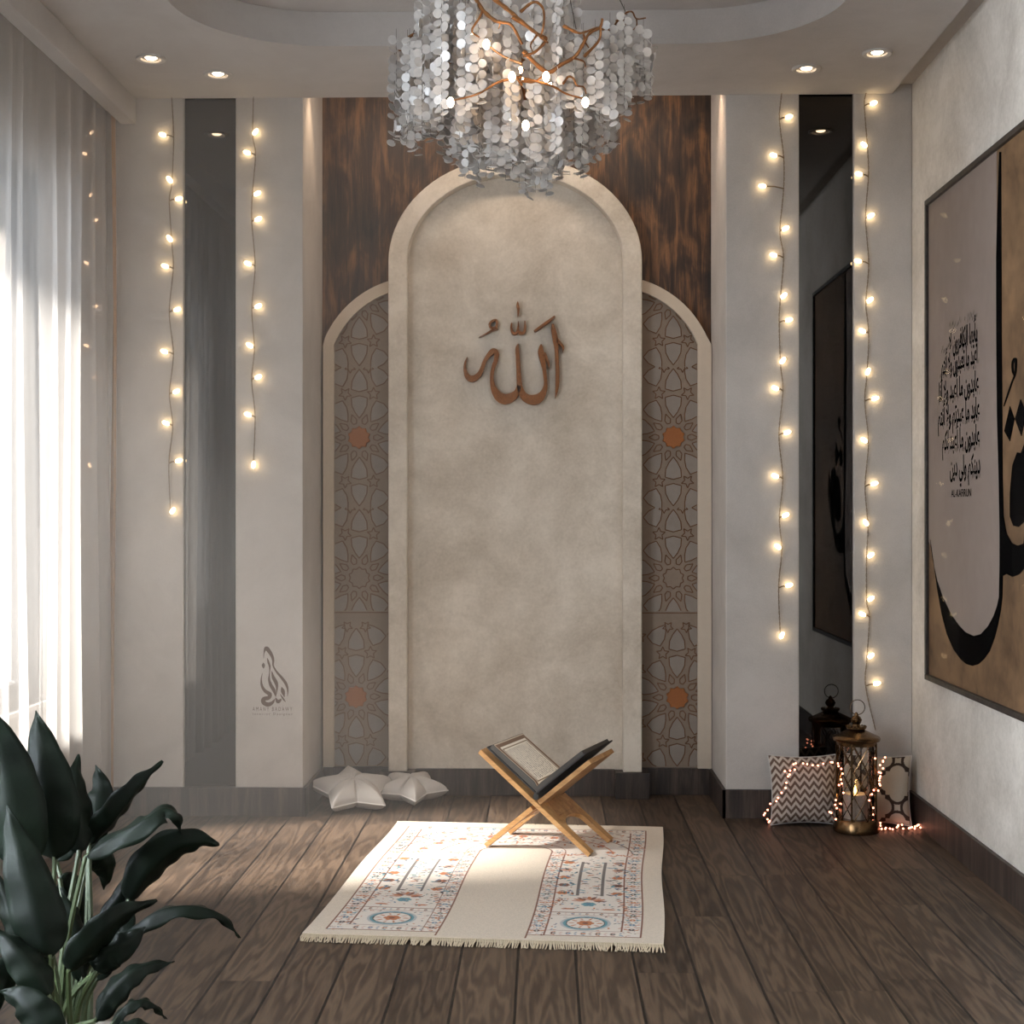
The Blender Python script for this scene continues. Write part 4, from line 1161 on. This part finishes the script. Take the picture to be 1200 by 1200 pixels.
def ogee(u, v):
    # interlocking quatrefoil outline
    a = (u * 1.45 + .32); b = (v * 1.45 + .64)
    def cell(a, b):
        x = (a % 1) - .5; y = (b % 1) - .5
        ax, ay = np.abs(x), np.abs(y)
        # quatrefoil: union of four circles and a square with small steps
        q = np.minimum.reduce([np.hypot(ax - .21, ay) - .20, np.hypot(ax, ay - .21) - .20, np.maximum(ax, ay) - .275])
        return q
    q = np.minimum(cell(a, b), cell(a + .5, b + .5))
    line = np.abs(q + .0) < .030
    n = np.random.RandomState(3).rand(*u.shape) * .08
    c = np.where(line[..., None], np.array(lin((58, 46, 40))), np.array(lin((172, 160, 144))) * (1 + n[..., None] - .04))
    return c
pb = atZ(944, 968, .0)
pillow('chevron_pillow', .262, .052, (pb.x, 5.50, .003), (math.radians(-12), 0, math.radians(3)), chev, 'square brown and white chevron pillow leaning on the pier beside the lantern', M['greyfabric'])
pq = atY(1050, 968, 5.47)
pillow('quatrefoil_pillow', .262, .052, (XR - .168, 5.515, .003), (math.radians(-12), 0, math.radians(-15)), ogee, 'cream pillow with dark quatrefoil outlines in the corner behind the lantern', M['greyfabric'])

# ------------------------------------------------------------------ lantern
lp = atZ(1003.5, 974, 0); LX, LY = lp.x, lp.y
ln_ = empty('candle_lantern', (LX, LY, 0), label='tall bronze lattice lantern with a lit candle in front of the patterned pillows', cat='lantern')
zz_ = lambda v: CH + (602 - v) * LY / F
rb = .083
mb = MB(); mb.lathe([(.03, 0), (rb * .96, 0), (rb * 1.02, .004), (rb * 1.03, .022), (rb * .95, .034), (rb * .93, .044), (rb * .86, .05), (.02, .05)], c=(LX, LY, 0), n=48); mb.build('base', M['bronze'], ln_)
zt = zz_(866); zr = zz_(853)
mb = MB(); mb.lathe([(rb * .88, zt - .016), (rb * .90, zt - .004), (rb * 1.03, zt), (rb * 1.06, zt + .008), (rb * 1.02, zt + .014), (rb * .80, zt + .022), (rb * .45, zt + .036), (.02, zt + .044)], c=(LX, LY, 0), n=48)
mb.build('lid', M['bronze'], ln_)
zc = zt + .040
mb = MB()
mb.lathe([(.030, zc), (.036, zc + .004), (.036, zc + .009), (.030, zc + .012), (.016, zc + .013), (.013, zc + .02), (.018, zc + .026), (.021, zc + .036), (.016, zc + .046), (.008, zc + .052), (.006, zc + .060), (.002, zc + .064)], c=(LX, LY, 0), n=24)
for k in range(18):
    a = 2 * PI * k / 18; mb.sphere((LX + .034 * cos(a), LY + .034 * sin(a), zc + .011), .0045, 6, 5)
mb.build('finial', M['bronze'], ln_)
mb = MB(); rc = zc + .082; mb.tube([(LX + .004 + .0275 * cos(2 * PI * k / 28), LY, rc + .0275 * sin(2 * PI * k / 28)) for k in range(28)], .0016, 6, closed=True); mb.build('ring_handle', M['bronze'], ln_)
z0, z1 = .048, zt - .012
for s in (-1, 1):
    mb = MB()
    for k in range(9):
        q = []
        for i in range(25):
            f = i / 24; a = 2 * PI * k / 9 + s * f * 2.15 + .2; rad_ = rb * (.86 + .03 * (2 * f - 1) ** 2)
            q.append((LX + rad_ * cos(a), LY + rad_ * sin(a), z0 + (z1 - z0) * f))
        mb.tube(q, .0021, 5)
    mb.build('lattice_wires', M['bronze'], ln_)
for k in range(4):
    a = PI / 4 + PI / 2 * k + .35
    mb = MB(); mb.box((LX + rb * .88 * cos(a) - .003, LY + rb * .88 * sin(a) - .003, z0 - .004), (LX + rb * .88 * cos(a) + .003, LY + rb * .88 * sin(a) + .003, z1 + .006)); mb.build('upright_bar', M['bronze'], ln_, smooth=False)
mb = MB(); mb.tube([(LX, LY, z0 - .002), (LX, LY, z1 + .004)], rb * .80, 40)
mb2 = MB(); mb2.add(mb.v, mb.f[:-2]); mb2.build('glass_cylinder', M['lglass'], ln_)
zcd = zz_(928)
cd = empty('pillar_candle', (LX - .004, LY, .0505), label='glittery pillar candle burning inside the bronze lantern', cat='candle')
mb = MB(); mb.lathe([(.01, .0505), (.044, .0505), (.044, zcd - .003), (.041, zcd), (.02, zcd - .004), (.003, zcd - .006)], c=(LX - .004, LY, 0), n=32); mb.build('wax_body', M['wax'], cd)
mb = MB(); mb.lathe([(.001, zcd - .006), (.0055, zcd + .004), (.0062, zcd + .010), (.004, zcd + .020), (.0005, zcd + .031)], c=(LX - .004, LY, 0), n=12); mb.build('flame', M['flame'], cd)
mb = MB(); mb.tube([(LX - .004, LY, zcd - .006), (LX - .004, LY, zcd + .003)], .0012, 5); mb.build('wick', M['black'], cd)

# ------------------------------------------------------------------ red copper fairy lights round the pillows
fy = empty('fairy_light_string', (LX - .05, 5.40, 0), label='thin copper wire of tiny red-orange lights draped over the pillows and lantern', cat='fairy lights')
def q5(x, y): return 890 + x / 5.714, 790 + y / 5.714
def onfloor(x, y): u, v = q5(x, y); p = atZ(u, v, .006); return p
def aty(x, y, Y): u, v = q5(x, y); return atY(u, v, Y)
PATH1 = [onfloor(80, 1003), onfloor(52, 985), aty(40, 958, 5.43), aty(46, 922, 5.44), aty(76, 884, 5.44), aty(118, 842, 5.43), aty(145, 790, 5.425), aty(165, 735, 5.43), aty(188, 690, 5.435), aty(172, 652, 5.455), aty(215, 645, 5.455), aty(236, 612, 5.475), aty(262, 602, 5.485), aty(325, 616, 5.485), aty(380, 612, 5.485), aty(435, 598, 5.48), aty(495, 598, 5.44), aty(522, 612, 5.36), aty(542, 642, 5.305), aty(552, 700, 5.30), aty(545, 745, 5.30), aty(535, 800, 5.305), aty(505, 870, 5.345), aty(495, 905, 5.355), aty(480, 940, 5.36), aty(520, 985, 5.315)]
PATH2 = [aty(838, 566, 5.37), aty(806, 574, 5.37), aty(828, 590, 5.37), aty(805, 618, 5.37), aty(806, 655, 5.37), aty(820, 690, 5.37), aty(806, 712, 5.37), aty(818, 735, 5.37), aty(805, 775, 5.37), aty(760, 790, 5.335), aty(742, 845, 5.325), aty(760, 920, 5.325), onfloor(740, 985), onfloor(790, 1000), onfloor(815, 1004), onfloor(828, 1044), onfloor(850, 1030), onfloor(880, 1042), onfloor(910, 1030), onfloor(930, 1018), onfloor(950, 1022), onfloor(978, 1042), onfloor(1010, 1024), onfloor(1022, 1036), onfloor(1045, 1022), onfloor(1072, 1006), onfloor(1070, 1032), onfloor(1040, 1018)]
b0 = None; rr = random.Random(5)
for P, step in ((PATH1, 46), (PATH2, 46)):
    q = [Vector(p) for p in catmull(P, 8)]
    mb = MB(); mb.tube(q, .0008, 5); mb.build('copper_wire', M['copper'], fy)
    k = 0; n = len(q); cnt = 40 if P is PATH1 else 44
    for i in range(cnt):
        p = q[int((i + .5) * n / cnt)] + Vector((rr.gauss(0, .005), rr.uniform(-.006, 0), abs(rr.gauss(0, .004))))
        if b0 is None:
            mb = MB(); mb.sphere((0, 0, 0), .0036, 7, 5); b0 = o = mb.build('led', M['led'], fy, world=False)
        else:
            o = b0.copy(); C.objects.link(o); o.parent = fy
        o.location = p - fy.location

# ------------------------------------------------------------------ potted plant
PY = 2.45
pp = atY(78, 1275, PY)
pl = empty('potted_plant', (pp.x, PY, 0), label='dark green paddle-leaved plant standing in the front corner by the curtain', cat='plant')
mb = MB(); mb.lathe([(.05, 0), (.115, 0), (.125, .01), (.15, .25), (.152, .262), (.14, .262), (.136, .235), (.02, .235)], c=(pp.x, PY, 0), n=40); mb.build('pot', M['pot'], pl)
mb = MB(); mb.lathe([(.02, .2), (.137, .236), (.09, .246), (.01, .25)], c=(pp.x, PY, 0), n=30); mb.build('soil', M['soil'], pl)
def leaf(pts, W, roll=0, fold=.18, shape=1.0, root_du=0, sh=.62):
    P = [Vector(p) for p in catmull([atY(u, v, PY + dy) for (u, v, dy) in pts], 8)]; n = len(P)
    mb = MB(); vs = []; fs = []; K = 8
    prevS = None
    for i, p in enumerate(P):
        t = (P[min(i + 1, n - 1)] - P[max(i - 1, 0)]).normalized(); view = (Vector((0, 0, CH)) - p).normalized()
        s = t.cross(view)
        s = s.normalized() if s.length > 1e-3 else Vector((1, 0, 0))
        nr = s.cross(t).normalized()
        a = math.radians(roll); side = s * cos(a) + nr * sin(a); up = side.cross(t).normalized()
        f = i / (n - 1)
        w = W / 2 * .86 * (max(0, sin(PI * f ** sh))) ** .85 * (1.0 if f < .97 else .8)
        w = max(w, .0012)
        for k in range(K + 1):
            g = -1 + 2 * k / K
            rip = .0035 * sin(f * 26 + g * 2) * abs(g)
            vs.append(p + side * (w * g) + up * (-(abs(g)) * w * fold * 2 + fold * w + rip))
    for i in range(n - 1):
        for k in range(K):
            a = i * (K + 1) + k; fs.append((a, a + 1, a + K + 2, a + K + 1))
    mb.add(vs, fs); o = mb.build('leaf', M['leaf'], pl, ang=180)
    sd = o.modifiers.new('thick', 'SOLIDIFY'); sd.thickness = .0012; sd.offset = 0
    # midrib and stalk down to the soil
    mb = MB(); rt = Vector((pp.x + root_du, PY + pts[0][2] * .35, .235)); b = P[0]
    mid_ = b.lerp(rt, .5) + Vector(((rt.x - b.x) * .12, 0, .03))
    q = catmull([rt, mid_, b], 8); m = len(q)
    rad_ = [.0062 - .002 * i / m for i in range(m)]
    rib = [P[i] + Vector((0, 0, 0)) for i in range(1, int(n * .9))]
    rad_ += [.0030 * (1 - i / len(rib)) + .0006 for i in range(len(rib))]
    mb.tube(list(q) + rib, rad_, 6); sm = mb.build('stalk', M['stem'], o)
LV = [
 ([(52, 1180, -.1), (44, 1120, -.1), (30, 1060, -.08), (20, 1010, -.05)], .06, -25, .25),
 ([(112, 1150, .0), (134, 1110, .01), (150, 1070, .02), (150, 1036, .04)], .045, 40, .3),
 ([(92, 1000, .06), (92, 960, .08), (88, 920, .1), (92, 884, .14)], .07, -20, .25),
 ([(120, 1230, -.3), (146, 1210, -.3), (168, 1204, -.28), (190, 1214, -.26)], .05, 30, .3),
 ([(116, 1078, .03), (140, 1050, .04), (165, 1012, .05), (204, 986, .07)], .032, 15, .3),
 ([(96, 1150, -.02), (92, 1110, .0), (84, 1070, .03), (72, 1040, .06)], .055, -30, .25),
 ([(30, 1090, -.15), (16, 1130, -.14), (4, 1160, -.12), (-10, 1196, -.1)], .05, 25, .25),
 # (base ... tip), width, roll, fold
 ([(64, 1008, .0), (57, 950, .0), (50, 890, .02), (42, 833, .05)], .120, 22, .20),
 ([(30, 1020, -.05), (14, 950, -.05), (0, 880, -.03), (-14, 828, .0)], .125, 18, .2),
 ([(60, 1122, -.22), (44, 1075, -.22), (24, 1005, -.20), (8, 944, -.16)], .096, 10, .2),
 ([(106, 992, .12), (112, 955, .13), (118, 925, .16), (112, 897, .2)], .070, 15, .15),
 ([(104, 990, .10), (130, 958, .10), (160, 922, .12), (191, 892, .15)], .062, -42, .35),
 ([(100, 1004, -.02), (132, 985, -.02), (168, 966, -.02), (192, 951, .0), (208, 958, .0), (212, 977, .02)], .060, 48, .25),
 ([(150, 1056, .02), (172, 1020, .02), (200, 994, .03), (232, 986, .04), (257, 990, .06)], .080, -30, .32),
 ([(80, 1138, -.12), (104, 1108, -.12), (140, 1074, -.1), (184, 1055, -.06)], .068, -30, .25),
 ([(128, 1128, -.04), (158, 1090, -.05), (196, 1068, -.05), (234, 1066, -.04), (262, 1076, -.02), (281, 1099, .0)], .050, 58, .3),
 ([(112, 1140, -.1), (126, 1118, -.1), (150, 1104, -.09), (170, 1086, -.07)], .066, 10, .2),
 ([(112, 1196, -.2), (134, 1160, -.2), (164, 1136, -.18), (204, 1127, -.14)], .054, 34, .3),
 ([(128, 1205, -.24), (152, 1178, -.24), (176, 1176, -.22), (195, 1194, -.2)], .030, 50, .3),
 ([(58, 1168, -.26), (40, 1140, -.26), (14, 1108, -.25), (-12, 1086, -.22)], .066, -20, .3),
 ([(66, 1226, -.34), (48, 1196, -.34), (24, 1172, -.33), (0, 1162, -.3)], .070, 20, .2),
 ([(70, 1030, .1), (84, 1042, .12), (96, 1062, .14), (98, 1088, .18)], .062, 20, .2),
 ([(104, 996, .1), (116, 1004, .12), (124, 1020, .15), (122, 1042, .18)], .062, 12, .2),
 ([(40, 1120, .05), (22, 1090, .06), (8, 1060, .08), (-4, 1020, .1)], .060, 24, .2),
 ([(66, 1010, .14), (80, 985, .16), (90, 970, .18), (96, 1010, .22)], .060, 40, .2),
]
for i, (p, w, r, f) in enumerate(LV): leaf(p, w, r, f, root_du=.03 * sin(i * 2.4))

# ------------------------------------------------------------------ light
def area(name, loc, rot, sx, sy, e, col, spread=None):
    l = bpy.data.lights.new(name, 'AREA'); l.shape = 'RECTANGLE'; l.size = sx; l.size_y = sy; l.energy = e; l.color = col
    if spread: l.spread = spread
    o = bpy.data.objects.new(name, l); C.objects.link(o); o.location = loc; o.rotation_euler = rot; return o
def point(name, loc, e, col, r=.02):
    l = bpy.data.lights.new(name, 'POINT'); l.energy = e; l.color = col; l.shadow_soft_size = r
    o = bpy.data.objects.new(name, l); C.objects.link(o); o.location = loc; return o
def spotl(name, loc, e, col, ang, blend=.6, r=.02, tgt=None):
    l = bpy.data.lights.new(name, 'SPOT'); l.energy = e; l.color = col; l.spot_size = math.radians(ang); l.spot_blend = blend; l.shadow_soft_size = r
    o = bpy.data.objects.new(name, l); C.objects.link(o); o.location = loc
    if tgt: o.rotation_euler = (Vector(tgt) - Vector(loc)).to_track_quat('-Z', 'Y').to_euler()
    return o
sun = bpy.data.lights.new('sun', 'SUN'); sun.energy = 80; sun.angle = math.radians(10); sun.color = (1, .94, .86)
so = bpy.data.objects.new('sun', sun); C.objects.link(so)
so.rotation_euler = Vector((.90, .30, -1.0)).to_track_quat('-Z', 'Y').to_euler(); so.location = (-4, 0, 4)
for i, (a, b) in enumerate(WINS):
    area('window_daylight', (XL - .16, (a + b) / 2, (WZ0 + WZ1) / 2), (0, -PI / 2, 0), WZ1 - WZ0 - .1, b - a - .1, (18, 14, 840)[i], (.84, .92, 1.0))  # third lamp is strong added fill at the unseen window, the others are daylight
for p in DL:
    q = atZ(p[0], p[1], CZ); spotl('downlight', (q.x, q.y, CZ - .012), 1.5, (1, .76, .5), 100, .8, .02)
for (u, v, dy) in BULBS[:6]:
    q = cp(u, v, dy); point('chandelier_lamp', q, .22, (1, .76, .52), .012)
for x in (NX0 + .075, NX1 - .06):
    spotl('niche_downlight', (x, 5.78, 2.95), 10, (1, .72, .48), 70, .9, .02, (x, 5.80, 0))
area('niche_strip', (AX, 5.70, 2.94), (math.radians(32), 0, 0), 1.35, .04, 4.6, (1, .8, .62))
point('candle_glow', (LX - .004, LY - .012, zcd + .018), .12, (1, .6, .25), .008)

w = bpy.data.worlds.new('world'); bpy.context.scene.world = w; w.use_nodes = True
bg = w.node_tree.nodes['Background']; bg.inputs[0].default_value = (.62, .68, .76, 1); bg.inputs[1].default_value = .8

# sunlit haze
HAZE = .08
hm, nt, out = new_mat('thin_haze')
gx = nd(nt, 'ShaderNodeSeparateXYZ', {0: nd(nt, 'ShaderNodeTexCoord').outputs['Object']})
fx = nd(nt, 'ShaderNodeMapRange', {0: gx.outputs[0], 1: -1.5, 2: .55, 3: 1.0, 4: 0.0}, interpolation_type='SMOOTHSTEP').outputs[0]
fy_ = nd(nt, 'ShaderNodeMapRange', {0: gx.outputs[1], 1: 3.1, 2: 4.7, 3: 0.0, 4: 1.0}, interpolation_type='SMOOTHSTEP').outputs[0]
dn = mth(nt, 'MULTIPLY', mth(nt, 'MULTIPLY', fx, fy_), HAZE)
vs = nd(nt, 'ShaderNodeVolumeScatter', {'Color': (1, .98, .96, 1), 'Density': dn, 'Anisotropy': .2}); nt.links.new(vs.outputs[0], out.inputs['Volume'])
mb = MB(); mb.box((-1.79, 3.1, .002), (.56, D - .02, 2.69)); hz = mb.build('haze', hm, smooth=False)
tag(hz, 'thin sunlit haze filling the room by the window', 'haze', kind='stuff')

sc = bpy.context.scene
sc.view_settings.view_transform = 'Standard'; sc.view_settings.look = 'None'; sc.view_settings.gamma = 1; sc.view_settings.exposure = 0
sc.view_settings.use_curve_mapping = False
cy = sc.cycles
cy.use_denoising = True; cy.max_bounces = 10; cy.diffuse_bounces = 5; cy.glossy_bounces = 5; cy.transmission_bounces = 8; cy.transparent_max_bounces = 24; cy.volume_bounces = 1
cy.sample_clamp_indirect = 6; cy.sample_clamp_direct = 0; cy.use_light_tree = True; cy.caustics_reflective = False; cy.caustics_refractive = False
